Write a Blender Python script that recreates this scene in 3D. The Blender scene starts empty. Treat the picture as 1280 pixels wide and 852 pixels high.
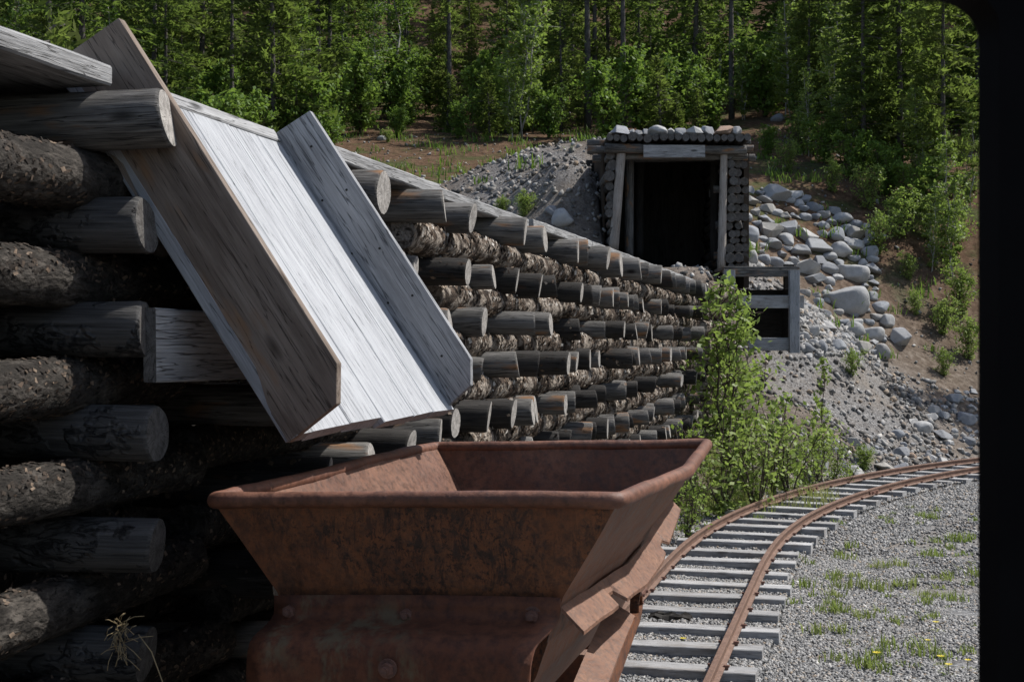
import bpy, bmesh, math, random
import numpy as np
from mathutils import Vector, Matrix, noise

# ------------------------------------------------------------------ camera, sky, sun, exposure
SC = bpy.context.scene
COL = SC.collection
F, CY, CZ = 1778.0, 428.0, 2.33
cam = bpy.data.cameras.new("camera")
cam.lens = 50.0
cam.sensor_width = 36.0
cam.clip_start = 0.05
cam.clip_end = 1000
cam.shift_y = 0.0016
cam.dof.use_dof = True
cam.dof.focus_distance = 8.5
cam.dof.aperture_fstop = 16.0
camo = bpy.data.objects.new("camera", cam)
camo.location = (0, 0, CZ)
camo.rotation_euler = (math.radians(90), 0, 0)
COL.objects.link(camo)
SC.camera = camo

SUN = Vector((0.56, 0.19, 0.80)).normalized()
W = bpy.data.worlds.new("World")
SC.world = W
W.use_nodes = True
wn = W.node_tree.nodes
wn.clear()
sky = wn.new("ShaderNodeTexSky")
sky.sky_type = 'NISHITA'
sky.sun_disc = False
sky.dust_density = 1.6
sky.ozone_density = 0.8
sky.sun_elevation = math.asin(SUN.z)
sky.sun_rotation = math.atan2(SUN.x, SUN.y)
bg = wn.new("ShaderNodeBackground")
bg.inputs[1].default_value = 0.128
wo = wn.new("ShaderNodeOutputWorld")
W.node_tree.links.new(sky.outputs[0], bg.inputs[0])
W.node_tree.links.new(bg.outputs[0], wo.inputs[0])
sl = bpy.data.lights.new("sun", 'SUN')
sl.energy = 5.0
sl.angle = math.radians(0.53)
sl.color = (1.0, 0.975, 0.935)
so = bpy.data.objects.new("sun", sl)
so.rotation_euler = SUN.to_track_quat('Z', 'Y').to_euler()
so.location = (30, 10, 40)
COL.objects.link(so)
SC.view_settings.view_transform = 'Standard'
SC.view_settings.look = 'None'
SC.view_settings.gamma = 1.0
SC.view_settings.exposure = 0.30

RND = random.Random(7)
NP = np.random.default_rng(11)

# ------------------------------------------------------------------ small helpers
def un(px, py, Z):
    return Vector(((px - 640) / F * Z, Z, CZ - (py - CY) / F * Z))

def tag(o, label=None, cat=None, group=None, kind=None):
    if label: o["label"] = label
    if cat: o["category"] = cat
    if group: o["group"] = group
    if kind: o["kind"] = kind
    return o

def thing(name, loc, label, cat, group=None):
    o = bpy.data.objects.new(name, None)
    o.empty_display_size = 0.2
    o.location = loc
    COL.objects.link(o)
    return tag(o, label, cat, group)

def link(name, me, parent=None, mat=None, M=None, label=None):
    """one mesh object; M is its world matrix"""
    o = bpy.data.objects.new(name, me)
    if mat is not None and len(me.materials) == 0:
        me.materials.append(mat)
    COL.objects.link(o)
    M = M if M is not None else Matrix.Identity(4)
    if parent is not None:
        o.parent = parent
        off = Vector((0, 0, 0))
        p = parent
        while p is not None:
            off = off + p.location
            p = p.parent
        # parents are unrotated empties, or meshes that keep an identity rotation
        o.matrix_basis = Matrix.Translation(-off) @ M
    else:
        o.matrix_basis = M
    if label: o["label"] = label
    return o

def np_mesh(name, V, Fc, mats=(), mat_idx=None, smooth=False, attr=None):
    V = np.asarray(V, dtype=np.float32).reshape(-1, 3)
    Fc = np.asarray(Fc, dtype=np.int32)
    n, k = Fc.shape
    me = bpy.data.meshes.new(name)
    me.vertices.add(len(V)); me.vertices.foreach_set("co", V.ravel())
    me.loops.add(n * k); me.loops.foreach_set("vertex_index", Fc.ravel())
    me.polygons.add(n)
    me.polygons.foreach_set("loop_start", np.arange(0, n * k, k, dtype=np.int32))
    me.polygons.foreach_set("loop_total", np.full(n, k, dtype=np.int32))
    if smooth: me.polygons.foreach_set("use_smooth", np.ones(n, dtype=bool))
    for m in mats: me.materials.append(m)
    if mat_idx is not None: me.polygons.foreach_set("material_index", np.asarray(mat_idx, dtype=np.int32))
    if attr is not None:
        a = me.attributes.new("tone", 'FLOAT', 'POINT')
        a.data.foreach_set("value", np.asarray(attr, dtype=np.float32))
    me.update(); me.validate()
    return me

class MB:
    """collects vertices and polygons for ONE mesh"""
    def __init__(s): s.v, s.f, s.m, s.sm = [], [], [], []
    def add(s, vs, fs, mi=0, smooth=False):
        b = len(s.v)
        s.v += [tuple(v) for v in vs]
        s.f += [tuple(b + i for i in f) for f in fs]
        s.m += [mi] * len(fs); s.sm += [smooth] * len(fs)
    def loft(s, rings, cap=True, mi=0, cap_mi=None, smooth=False, closed=False):
        n = len(rings[0]); vs = [v for r in rings for v in r]; fs = []
        R = len(rings)
        for i in range(R if closed else R - 1):
            j = (i + 1) % R
            for k in range(n):
                l = (k + 1) % n
                fs.append((i * n + k, i * n + l, j * n + l, j * n + k))
        s.add(vs, fs, mi, smooth)
        if cap and not closed:
            b = len(s.v) - len(vs)
            for ring, rev in ((0, True), (R - 1, False)):
                idx = [b + ring * n + k for k in range(n)]
                s.f.append(tuple(reversed(idx)) if rev else tuple(idx))
                s.m.append(mi if cap_mi is None else cap_mi); s.sm.append(False)
    def box(s, lo, hi, mi=0):
        x0, y0, z0 = lo; x1, y1, z1 = hi
        s.add([(x0,y0,z0),(x1,y0,z0),(x1,y1,z0),(x0,y1,z0),(x0,y0,z1),(x1,y0,z1),(x1,y1,z1),(x0,y1,z1)],
              [(0,3,2,1),(4,5,6,7),(0,1,5,4),(1,2,6,5),(2,3,7,6),(3,0,4,7)], mi)
    def tube(s, pts, r, n=8, mi=0, cap=True, closed=False, smooth=True):
        pts = [Vector(p) for p in pts]
        rs = r if isinstance(r, (list, tuple)) else [r] * len(pts)
        rings = []; up = Vector((0, 0, 1))
        for i, p in enumerate(pts):
            a = pts[(i - 1) % len(pts)] if (closed or i > 0) else p
            b = pts[(i + 1) % len(pts)] if (closed or i < len(pts) - 1) else p
            t = (b - a).normalized()
            u = t.cross(up)
            if u.length < 1e-3: u = t.cross(Vector((1, 0, 0)))
            u.normalize(); v = u.cross(t).normalized()
            rings.append([p + u * (rs[i] * math.cos(2*math.pi*k/n)) + v * (rs[i] * math.sin(2*math.pi*k/n)) for k in range(n)])
        s.loft(rings, cap, mi, None, smooth, closed)
    def mesh(s, name, mats, fix=True):
        me = bpy.data.meshes.new(name)
        me.from_pydata(s.v, [], s.f)
        for m in (mats if isinstance(mats, (list, tuple)) else [mats]): me.materials.append(m)
        me.polygons.foreach_set("material_index", s.m)
        me.polygons.foreach_set("use_smooth", s.sm)
        if fix:
            bm = bmesh.new(); bm.from_mesh(me)
            bmesh.ops.recalc_face_normals(bm, faces=bm.faces)
            bm.to_mesh(me); bm.free()
        me.update()
        return me

def frame(o, x, y, z):
    M = Matrix.Identity(4)
    for i, a in enumerate((x, y, z)):
        M[0][i], M[1][i], M[2][i] = a
    M[0][3], M[1][3], M[2][3] = o
    return M

def plank_mesh(name, L, w, t, mat, segs=10, rough=0.003, ch=0.005, seed=0, end_mat=None, ragged=0.0):
    """plank with its length along X from 0 to L, width along Y, thickness along Z, top at z = 0"""
    rings = []
    for i in range(segs + 1):
        x = L * i / segs
        prof = [(-w/2+ch, -t), (w/2-ch, -t), (w/2, -t+ch), (w/2, -ch), (w/2-ch, 0), (-w/2+ch, 0), (-w/2, -ch), (-w/2, -t+ch)]
        r = []
        for (a, b) in prof:
            q = Vector((x * 3, a * 9 + seed * 13.1, b * 9))
            dx = 0
            if ragged and i in (0, segs): dx = ragged * noise.noise(Vector((a * 40 + seed * 7, i, b * 9)))
            r.append((x + dx, a + rough * noise.noise(q), b + rough * noise.noise(q + Vector((9, 3, 1)))))
        rings.append(r)
    mb = MB(); mb.loft(rings, True, 0, 1 if end_mat else 0)
    return mb.mesh(name, [mat, end_mat] if end_mat else [mat])

# ------------------------------------------------------------------ materials
def nodemat(name):
    m = bpy.data.materials.new(name); m.use_nodes = True
    nt = m.node_tree; nt.nodes.clear()
    return m, nt

class N:
    def __init__(s, nt): s.nt = nt
    def n(s, t, **kw):
        x = s.nt.nodes.new(t)
        for k, v in kw.items():
            if k.startswith("p_"): setattr(x, k[2:], v)
        return x
    def set(s, inp, v):
        if isinstance(v, bpy.types.NodeSocket): s.nt.links.new(v, inp)
        elif isinstance(v, (tuple, list)) and len(v) == 3 and inp.type == 'RGBA': inp.default_value = (*v, 1)
        else: inp.default_value = v
    def coord(s, kind="Object", scale=(1,1,1), rand=30.0, loc=(0,0,0)):
        tc = s.n("ShaderNodeTexCoord"); out = tc.outputs[kind]
        if rand:
            oi = s.n("ShaderNodeObjectInfo")
            mu = s.n("ShaderNodeMath", p_operation='MULTIPLY'); s.set(mu.inputs[0], oi.outputs["Random"]); mu.inputs[1].default_value = rand
            ad = s.n("ShaderNodeVectorMath", p_operation='ADD'); s.set(ad.inputs[0], out); s.set(ad.inputs[1], mu.outputs[0]); out = ad.outputs[0]
        mp = s.n("ShaderNodeMapping"); s.set(mp.inputs[0], out); mp.inputs["Scale"].default_value = scale; mp.inputs["Location"].default_value = loc
        return mp.outputs[0]
    def noise(s, vec, scale, detail=5, rough=.6, dist=0.0, fac=True):
        x = s.n("ShaderNodeTexNoise"); s.set(x.inputs["Vector"], vec)
        x.inputs["Scale"].default_value = scale; x.inputs["Detail"].default_value = detail
        x.inputs["Roughness"].default_value = rough; x.inputs["Distortion"].default_value = dist
        return x.outputs[0] if fac else x.outputs[1]
    def voro(s, vec, scale, feature='F1', out=0, rnd=1.0):
        x = s.n("ShaderNodeTexVoronoi", p_feature=feature); s.set(x.inputs["Vector"], vec); x.inputs["Scale"].default_value = scale
        x.inputs["Randomness"].default_value = rnd
        return x.outputs[out]
    def warp(s, vec, scale=3.0, amt=.3):
        nz = s.noise(vec, scale, 3, .6, 0.0, False)
        a = s.n('ShaderNodeVectorMath', p_operation='MULTIPLY_ADD'); s.set(a.inputs[0], nz); a.inputs[1].default_value = (amt,)*3; s.set(a.inputs[2], vec)
        return a.outputs[0]
    def ramp(s, fac, stops, interp='LINEAR'):
        x = s.n("ShaderNodeValToRGB"); s.set(x.inputs[0], fac); cr = x.color_ramp; cr.interpolation = interp
        while len(cr.elements) < len(stops): cr.elements.new(0.5)
        for e, (p, c) in zip(cr.elements, stops):
            e.position = p
            e.color = (c, c, c, 1) if isinstance(c, (int, float)) else (*c, 1)
        return x.outputs[0]
    def mix(s, fac, a, b, mode='MIX'):
        x = s.n("ShaderNodeMix", p_data_type='RGBA', p_blend_type=mode)
        s.set(x.inputs[0], fac); s.set(x.inputs[6], a); s.set(x.inputs[7], b)
        return x.outputs[2]
    def math(s, op, a, b=0.0, c=0.0):
        x = s.n("ShaderNodeMath", p_operation=op); s.set(x.inputs[0], a); s.set(x.inputs[1], b); s.set(x.inputs[2], c)
        return x.outputs[0]
    def bump(s, h, strength=.5, dist=.01, normal=None):
        x = s.n("ShaderNodeBump"); s.set(x.inputs["Height"], h); x.inputs["Strength"].default_value = strength; x.inputs["Distance"].default_value = dist
        if normal is not None: s.set(x.inputs["Normal"], normal)
        return x.outputs[0]
    def out(s, col, rough=.8, normal=None, spec=.3, metal=0.0, translucent=0.0, tcol=None):
        p = s.n("ShaderNodeBsdfPrincipled")
        s.set(p.inputs["Base Color"], col); s.set(p.inputs["Roughness"], rough)
        p.inputs["Specular IOR Level"].default_value = spec; p.inputs["Metallic"].default_value = metal
        if normal is not None: s.set(p.inputs["Normal"], normal)
        sh = p.outputs[0]
        if translucent:
            t = s.n("ShaderNodeBsdfTranslucent"); s.set(t.inputs[0], tcol if tcol is not None else col)
            mx = s.n("ShaderNodeMixShader"); mx.inputs[0].default_value = translucent
            s.nt.links.new(sh, mx.inputs[1]); s.nt.links.new(t.outputs[0], mx.inputs[2]); sh = mx.outputs[0]
        o = s.n("ShaderNodeOutputMaterial"); s.nt.links.new(sh, o.inputs[0])

def wood(name, dark, mid, light, stain=None, stain_lo=.55, grain=1.0, stretch=14.0, bump=.6, rough=.85, knots=True, spec=.15, fine_amt=.75):
    """weathered timber, grain along the object's X axis"""
    m, nt = nodemat(name); k = N(nt)
    c1 = k.coord("Object", (1.0, stretch, stretch))
    g = k.noise(c1, 3.2 * grain, 6, .65, .4)
    c2 = k.coord("Object", (1.5, 60, 60))
    fine = k.noise(c2, 3.0 * grain, 4, .7)
    c3 = k.coord("Object", (1, 3, 3))
    big = k.noise(c3, 1.6, 4, .6)
    col = k.ramp(g, [(.28, dark), (.5, mid), (.72, light)])
    col = k.mix(k.ramp(fine, [(.38, fine_amt), (.58, 0.0)]), col, dark)
    col = k.mix(k.math('MULTIPLY', k.ramp(big, [(.35, 0.0), (.7, 1.0)]), .55), col, light)
    if stain is not None:
        st = k.noise(k.coord("Object", (2.2, 7, 7), 61), 1.3, 3, .5)
        col = k.mix(k.ramp(st, [(stain_lo, 0.0), (stain_lo + .12, .85)]), col, stain)
    # long drying cracks
    ck = k.noise(k.coord("Object", (.9, 26, 26), 17), 1.6, 3, .5, .3)
    crack = k.ramp(ck, [(.485, 0.0), (.5, 1.0), (.515, 0.0)])
    col = k.mix(k.math('MULTIPLY', crack, .8), col, tuple(c * .3 for c in dark))
    if knots:
        v = k.voro(k.coord("Object", (1.6, 4.5, 4.5), 23), 1.0)
        col = k.mix(k.ramp(v, [(.06, .9), (.13, 0.0)]), col, tuple(c * .45 for c in dark))
    h = k.math('SUBTRACT', k.math('MULTIPLY_ADD', fine, .5, g), k.math('MULTIPLY', crack, .8))
    k.out(col, rough, k.bump(h, bump, .006), spec)
    return m

M_header = wood("weathered_log_wood", (.016,.015,.014), (.082,.077,.072), (.22,.208,.192), (.22,.115,.055), .565, bump=1.0)
M_charred = wood("dark_log_wood", (.009,.008,.0075), (.024,.022,.020), (.06,.055,.05), (.06,.035,.02), .62, bump=.9)
M_deck = wood("grey_deck_wood", (.13,.129,.127), (.27,.268,.265), (.42,.418,.415), stretch=10, bump=1.0)
M_floor = wood("silver_chute_wood", (.21,.217,.227), (.33,.337,.348), (.42,.428,.44), stretch=16, grain=.8, bump=.35, knots=False, fine_amt=.22)
M_side = wood("blue_grey_board_wood", (.13,.132,.137), (.26,.263,.27), (.38,.384,.392), stretch=9, bump=.8)
M_brown = wood("brown_board_wood", (.075,.056,.043), (.165,.128,.102), (.28,.232,.193), (.21,.125,.072), .60, stretch=9, grain=.6, bump=.5, fine_amt=.4)
M_tie = wood("grey_sleeper_wood", (.18,.178,.176), (.37,.366,.362), (.53,.526,.52), stretch=10, bump=.7)
oi_nt = N(M_tie.node_tree)
_p = [n for n in M_tie.node_tree.nodes if n.type == 'BSDF_PRINCIPLED'][0]
_src = _p.inputs["Base Color"].links[0].from_socket
_oi = oi_nt.n("ShaderNodeObjectInfo")
_dirt = oi_nt.noise(oi_nt.coord("Object", (1.5, 3, 3), 50), 2.0, 5, .7)
_c = oi_nt.mix(oi_nt.ramp(_oi.outputs["Random"], [(0.0, .5), (.6, .1), (1.0, 0.0)]), _src, (.17,.165,.16))
_c = oi_nt.mix(oi_nt.ramp(_dirt, [(.48, 0.0), (.68, .65)]), _c, (.16,.135,.115))
oi_nt.set(_p.inputs["Base Color"], _c)
M_post = wood("pale_post_wood", (.14,.12,.10), (.27,.235,.205), (.42,.38,.34), (.28,.17,.10), .62, bump=.7)
M_inner = wood("shade_dark_wood", (.012,.011,.010), (.03,.027,.024), (.055,.05,.045), bump=.7)  # near-black wood, the shade inside mine and crib put into its colour

def end_mat(name, dark, light):
    m, nt = nodemat(name); k = N(nt)
    tc = k.n("ShaderNodeTexCoord"); sp = k.n("ShaderNodeSeparateXYZ"); k.set(sp.inputs[0], tc.outputs["Object"])
    r = k.math('SQRT', k.math('ADD', k.math('POWER', sp.outputs[1], 2.0), k.math('POWER', sp.outputs[2], 2.0)))
    nz = k.noise(k.coord("Object", (1,1,1)), 9, 3)
    ring = k.math('SINE', k.math('MULTIPLY', k.math('MULTIPLY_ADD', nz, .03, r), 900.0))
    n2 = k.noise(k.coord("Object", (1,1,1), 11), 22, 5, .7)
    ang = k.math('ARCTAN2', sp.outputs[1], sp.outputs[2])
    cv = k.n("ShaderNodeCombineXYZ"); k.set(cv.inputs[0], k.math('MULTIPLY', ang, 2.2)); k.set(cv.inputs[1], k.math('MULTIPLY', r, 3.0))
    rad = k.noise(cv.outputs[0], 3.0, 2)
    crack = k.ramp(rad, [(.47, 0.0), (.5, 1.0), (.53, 0.0)])
    col = k.mix(k.ramp(n2, [(.3, 0.0), (.7, 1.0)]), dark, light)
    col = k.mix(k.math('MULTIPLY', k.math('MULTIPLY_ADD', ring, .5, .5), .3), col, dark)
    col = k.mix(k.math('MULTIPLY', crack, .85), col, tuple(c*.25 for c in dark))
    k.out(col, .9, k.bump(k.math('MULTIPLY_ADD', ring, .2, n2), .6, .004), .1)
    return m
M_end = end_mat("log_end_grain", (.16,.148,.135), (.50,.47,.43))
M_end_dark = end_mat("dark_log_end_grain", (.06,.055,.05), (.17,.16,.15))  # end-grain copy darkened for log ends that sit in shade

def bark_mat(name, near):
    m, nt = nodemat(name); k = N(nt)
    c = k.coord("Object", (1,1.4,1.4)); cw = k.warp(c, 9, .10)
    v = k.voro(cw, 30, 'F1', 0); n0 = k.noise(cw, 30, 4, .7)
    n1 = k.noise(c, 9, 8, .75, .6); n2 = k.noise(c, 3.4, 4, .6)
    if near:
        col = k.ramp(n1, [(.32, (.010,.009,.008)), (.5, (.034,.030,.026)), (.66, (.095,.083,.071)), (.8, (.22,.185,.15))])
    else:
        dk = k.ramp(n1, [(.32, (.010,.008,.007)), (.5, (.045,.034,.026)), (.66, (.13,.095,.07)), (.8, (.26,.19,.14))])
        pale = k.ramp(n1, [(.38, (.04,.032,.026)), (.47, (.22,.185,.15)), (.72, (.42,.37,.315))])
        col = k.mix(k.ramp(n2, [(.47, 0.0), (.53, 1.0)]), dk, pale)
    col = k.mix(k.ramp(n0, [(.36, .9), (.46, 0.0)]), col, (.008,.007,.006))
    k.out(col, .9, k.bump(k.math('MULTIPLY_ADD', v, .6, k.math('ADD', n0, n1)), 1.0, .014), .1)
    return m
M_bark = bark_mat("scaly_pale_bark", False)
M_bark_near = bark_mat("shaded_scaly_bark", True)  # darker copy of the bark, holding the shade on the near logs
def flake_mat():
    m, nt = nodemat("bark_flakes"); k = N(nt)
    at = k.n("ShaderNodeAttribute"); at.attribute_name = "tone"
    col = k.ramp(at.outputs["Fac"], [(0.0, (.018,.015,.012)), (.35, (.055,.043,.034)), (.58, (.16,.11,.075)), (.76, (.34,.27,.205)), (.92, (.60,.55,.48))])
    n = k.noise(k.coord("Object"), 60, 3)
    col = k.mix(k.ramp(n, [(.35, .6), (.65, 0.0)]), col, (.03,.024,.02))
    k.out(col, .85, k.bump(n, .6, .004), .15)
    return m
M_flake = flake_mat()
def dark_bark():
    m, nt = nodemat("shaded_cracked_bark"); k = N(nt)
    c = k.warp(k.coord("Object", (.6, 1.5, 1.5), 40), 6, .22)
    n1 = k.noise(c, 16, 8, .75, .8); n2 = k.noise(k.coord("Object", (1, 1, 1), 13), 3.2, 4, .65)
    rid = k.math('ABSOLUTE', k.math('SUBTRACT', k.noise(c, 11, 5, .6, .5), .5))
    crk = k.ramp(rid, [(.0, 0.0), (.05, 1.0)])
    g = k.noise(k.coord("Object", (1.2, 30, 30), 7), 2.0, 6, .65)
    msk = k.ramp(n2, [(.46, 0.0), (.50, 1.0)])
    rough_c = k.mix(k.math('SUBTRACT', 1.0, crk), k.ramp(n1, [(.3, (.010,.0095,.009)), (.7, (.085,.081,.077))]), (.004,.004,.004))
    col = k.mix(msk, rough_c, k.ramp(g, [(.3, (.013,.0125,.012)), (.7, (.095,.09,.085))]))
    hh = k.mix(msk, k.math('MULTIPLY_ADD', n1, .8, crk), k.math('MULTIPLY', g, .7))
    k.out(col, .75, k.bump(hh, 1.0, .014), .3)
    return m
M_dbark = dark_bark()  # near-log bark with the shade below the top log put into its colour


def rust(name, base, dark, pale, streak=True, scale=1.0, bump=.35, moss=False, pits=True, spec=.45, ro=(.74,.46)):
    m, nt = nodemat(name); k = N(nt)
    c = k.coord("Object", (1,1,1), 0)
    n1 = k.noise(c, 3.2*scale, 8, .65); n2 = k.noise(c, 28*scale, 6, .7); n3 = k.noise(c, 90*scale, 4, .7)
    col = k.mix(k.ramp(n1, [(.35, 0.0), (.68, 1.0)]), base, pale)
    col = k.mix(k.math('MULTIPLY', k.ramp(n2, [(.42, 0.0), (.66, 1.0)]), .72), col, dark)
    if streak:
        s1 = k.noise(k.coord("Object", (26,26,8), 0), 1.0, 8, .85, .9)
        s2 = k.noise(k.coord("Object", (2,2,2), 0, (3,1,0)), 1.4, 3)
        msk = k.math('MULTIPLY', k.ramp(s1, [(.49, 0.0), (.57, 1.0)]), k.ramp(s2, [(.34, 0.2), (.52, 1.0)]))
        col = k.mix(k.math('MULTIPLY', msk, .85), col, dark)
        sp = k.noise(c, 60, 5, .75)
        col = k.mix(k.math('MULTIPLY', k.ramp(sp, [(.54, 0.0), (.60, 1.0)]), k.ramp(s2, [(.36, 0.15), (.55, .9)])), col, tuple(x*.5 for x in dark))
    if moss:
        mo = k.noise(k.coord("Object", (8,8,3), 0), 1.5, 5, .7)
        mp = k.noise(k.coord("Object", (1,1,1), 0, (5,2,0)), 2.6, 2)
        col = k.mix(k.math('MULTIPLY', k.ramp(mo, [(.5, 0.0), (.62, .8)]), k.ramp(mp, [(.48, 0.0), (.58, 1.0)])), col, (.115,.088,.05))
    h = k.math('MULTIPLY_ADD', n3, .5, n2)
    k.out(col, k.ramp(n2, [(.3, ro[0]), (.7, ro[1])]), k.bump(h, bump * 1.3, .005, k.bump(k.noise(c, 5.5 * scale, 4, .55), .55, .022)), spec)
    return m
M_rust = rust("streaked_rust", (.132,.043,.015), (.019,.010,.007), (.205,.074,.026))
M_rust_side = rust("side_rust", (.122,.043,.018), (.029,.013,.008), (.19,.078,.036), False, 1.0, .5)
M_rust_rim = rust("rim_rust", (.112,.042,.023), (.036,.017,.011), (.18,.076,.043), False)
M_rust_apron = rust("dark_red_rust", (.102,.034,.016), (.028,.012,.008), (.155,.058,.027), False, moss=True, spec=.3, ro=(.8,.6))
M_rust_pale = rust("dusty_rust", (.150,.066,.037), (.05,.024,.015), (.225,.115,.068), False, 1.6, .7)
M_rust_inner = rust("inner_rust", (.102,.040,.021), (.029,.014,.009), (.19,.088,.050), False)
M_rail = rust("rail_rust", (.135,.072,.047), (.048,.026,.018), (.21,.125,.087), False, 2.0)
M_bolt = rust("bolt_rust", (.13,.06,.042), (.05,.028,.022), (.19,.09,.06), False, 2.0)
def plain(name, col, rough=.7, spec=.2):
    m, nt = nodemat(name); k = N(nt)
    n = k.noise(k.coord("Object"), 18, 4)
    k.out(k.mix(k.ramp(n, [(.3, 0.0), (.7, .5)]), col, tuple(c*.5 for c in col)), rough, k.bump(n, .15, .002), spec)
    return m
M_frame = plain("shade_black_frame", (.0045,.0042,.0045), .75, .04)  # near-black colour carries the shade inside the carriage
M_nail = plain("nail_iron", (.02,.018,.017), .6)
M_leafdebris = plain("charred_bark_scrap", (.03,.026,.022), .8)
M_fibre = plain("dry_root_fibre", (.30,.23,.13), .9)

def rock_mat(name, stops, bumpv=.5):
    m, nt = nodemat(name); k = N(nt)
    oi = k.n("ShaderNodeObjectInfo"); c = k.coord("Object")
    base = k.ramp(oi.outputs["Random"], stops, 'CONSTANT')
    n1 = k.noise(c, 2.2, 7, .7); n2 = k.noise(c, 14, 5, .7)
    col = k.mix(k.ramp(n1, [(.35, .65), (.65, 0.0)]), base, k.mix(.5, base, (.10,.095,.09)))
    col = k.mix(k.math('MULTIPLY', k.ramp(n2, [(.5, 0.0), (.75, 1.0)]), .35), col, (.42,.41,.40))
    k.out(col, .85, k.bump(k.math('MULTIPLY_ADD', n2, .4, n1), bumpv, .03), .2)
    return m
M_rock = rock_mat("river_stone", [(0.0, (.26,.264,.268)), (.16, (.34,.332,.32)), (.32, (.28,.285,.297)), (.46, (.40,.39,.37)), (.6, (.21,.214,.222)), (.74, (.31,.293,.262)), (.86, (.36,.355,.352)), (.95, (.32,.21,.14))])
M_rock_big = rock_mat("boulder_stone", [(0.0, (.33,.33,.325)), (.2, (.26,.272,.288)), (.4, (.38,.375,.365)), (.55, (.28,.285,.292)), (.7, (.32,.305,.285)), (.85, (.22,.228,.243)), (.95, (.30,.21,.15))])
def gravel_mat(name, stops):
    m, nt = nodemat(name); k = N(nt)
    at = k.n("ShaderNodeAttribute"); at.attribute_name = "tone"
    k.out(k.ramp(at.outputs["Fac"], stops), .85, None, .2)
    return m
M_gravel = gravel_mat("crushed_gravel", [(0.0,(.085,.083,.08)),(.25,(.15,.147,.142)),(.5,(.215,.21,.203)),(.72,(.27,.263,.253)),(.86,(.335,.325,.31)),(.95,(.24,.185,.13)),(1.0,(.48,.47,.45))])
M_rubble = gravel_mat("mound_rubble", [(0.0,(.06,.055,.05)),(.3,(.13,.122,.112)),(.55,(.235,.226,.212)),(.75,(.27,.262,.25)),(.9,(.22,.165,.115)),(1.0,(.40,.39,.37))])

def ground_mat():
    m, nt = nodemat("ground_soil"); k = N(nt)
    a1 = k.n("ShaderNodeAttribute"); a1.attribute_name = "gravel"
    a2 = k.n("ShaderNodeAttribute"); a2.attribute_name = "forest"
    c = k.coord("Object", (1,1,1), 0)
    n1 = k.noise(c, .8, 6, .65); n2 = k.noise(c, 6, 6, .7); v = k.voro(c, 34, 'F1', 1); n4 = k.noise(c, 40, 4, .7)
    earth = k.ramp(n2, [(.28, (.055,.041,.031)), (.5, (.122,.095,.073)), (.7, (.215,.18,.147))])
    duff = k.ramp(n2, [(.28, (.035,.023,.015)), (.5, (.095,.058,.036)), (.72, (.165,.11,.072))])
    moss = k.ramp(n2, [(.3, (.025,.035,.014)), (.7, (.07,.09,.03))])
    fl = k.mix(k.ramp(n1, [(.5, 0.0), (.62, .8)]), duff, moss)
    sep = k.n("ShaderNodeSeparateColor"); k.set(sep.inputs[0], v)
    grav = k.mix(k.ramp(n1, [(.42, .0), (.62, .55)]), k.ramp(sep.outputs[0], [(0.0, (.075,.075,.076)), (.5, (.17,.17,.17)), (1.0, (.30,.295,.285))]), (.20,.165,.13))
    col = k.mix(a2.outputs["Fac"], earth, fl)
    col = k.mix(a1.outputs["Fac"], col, grav)
    k.out(col, .95, k.bump(k.math('MULTIPLY_ADD', n4, .4, n2), .9, .05), .05)
    return m
M_ground = ground_mat()

def leaf_mat(name, c0, c1, c2, tr=.35, rough=.5, spec=.3, nscale=.9):
    m, nt = nodemat(name); k = N(nt)
    oi = k.n("ShaderNodeObjectInfo")
    n = k.noise(k.coord("Object"), nscale, 3, .6); n2 = k.noise(k.coord("Object", (1,1,1), 9), 9, 2)
    f = k.math('ADD', k.math('MULTIPLY_ADD', oi.outputs["Random"], .35, k.math('MULTIPLY', n, .55)), k.math('MULTIPLY', n2, .25))
    col = k.ramp(f, [(.3, c0), (.56, c1), (.85, c2)])
    tcol = k.mix(.5, col, (.16,.24,.03))
    k.out(col, rough, None, spec, 0.0, tr, tcol)
    return m
M_needle = leaf_mat("spruce_needles", (.045,.070,.024), (.078,.112,.034), (.12,.15,.045), .6, .8, .05)
M_pine = leaf_mat("pine_needles", (.07,.092,.030), (.11,.135,.040), (.16,.175,.058), .6, .8, .05)
M_birch = leaf_mat("birch_leaves", (.085,.15,.032), (.13,.215,.04), (.18,.27,.055), .52, .55, .25)
M_willow = leaf_mat("willow_leaves", (.17,.235,.055), (.23,.31,.075), (.30,.37,.11), .55, .5, .25)
M_grass = leaf_mat("grass_blades", (.15,.21,.05), (.22,.28,.08), (.33,.31,.14), .45, .6, .2)
M_yellow = plain("yellow_petals", (.62,.50,.04), .6)
M_trunk = wood("trunk_bark", (.035,.030,.026), (.085,.076,.068), (.17,.158,.145), None, stretch=5, knots=False, bump=1.0)
M_birchstem = plain("pale_birch_bark", (.36,.345,.315), .8)
M_twig = plain("twig_bark", (.09,.07,.055), .9)

# ------------------------------------------------------------------ frames of reference
DD = Vector((0.97014, -0.24254, 0)); WW = Vector((0.24254, 0.97014, 0)); ZZ = Vector((0, 0, 1))
def dw(d, w, z): return DD * d + WW * w + ZZ * z
WALL_D = -2.425                     # plane of the log ends, in d

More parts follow.
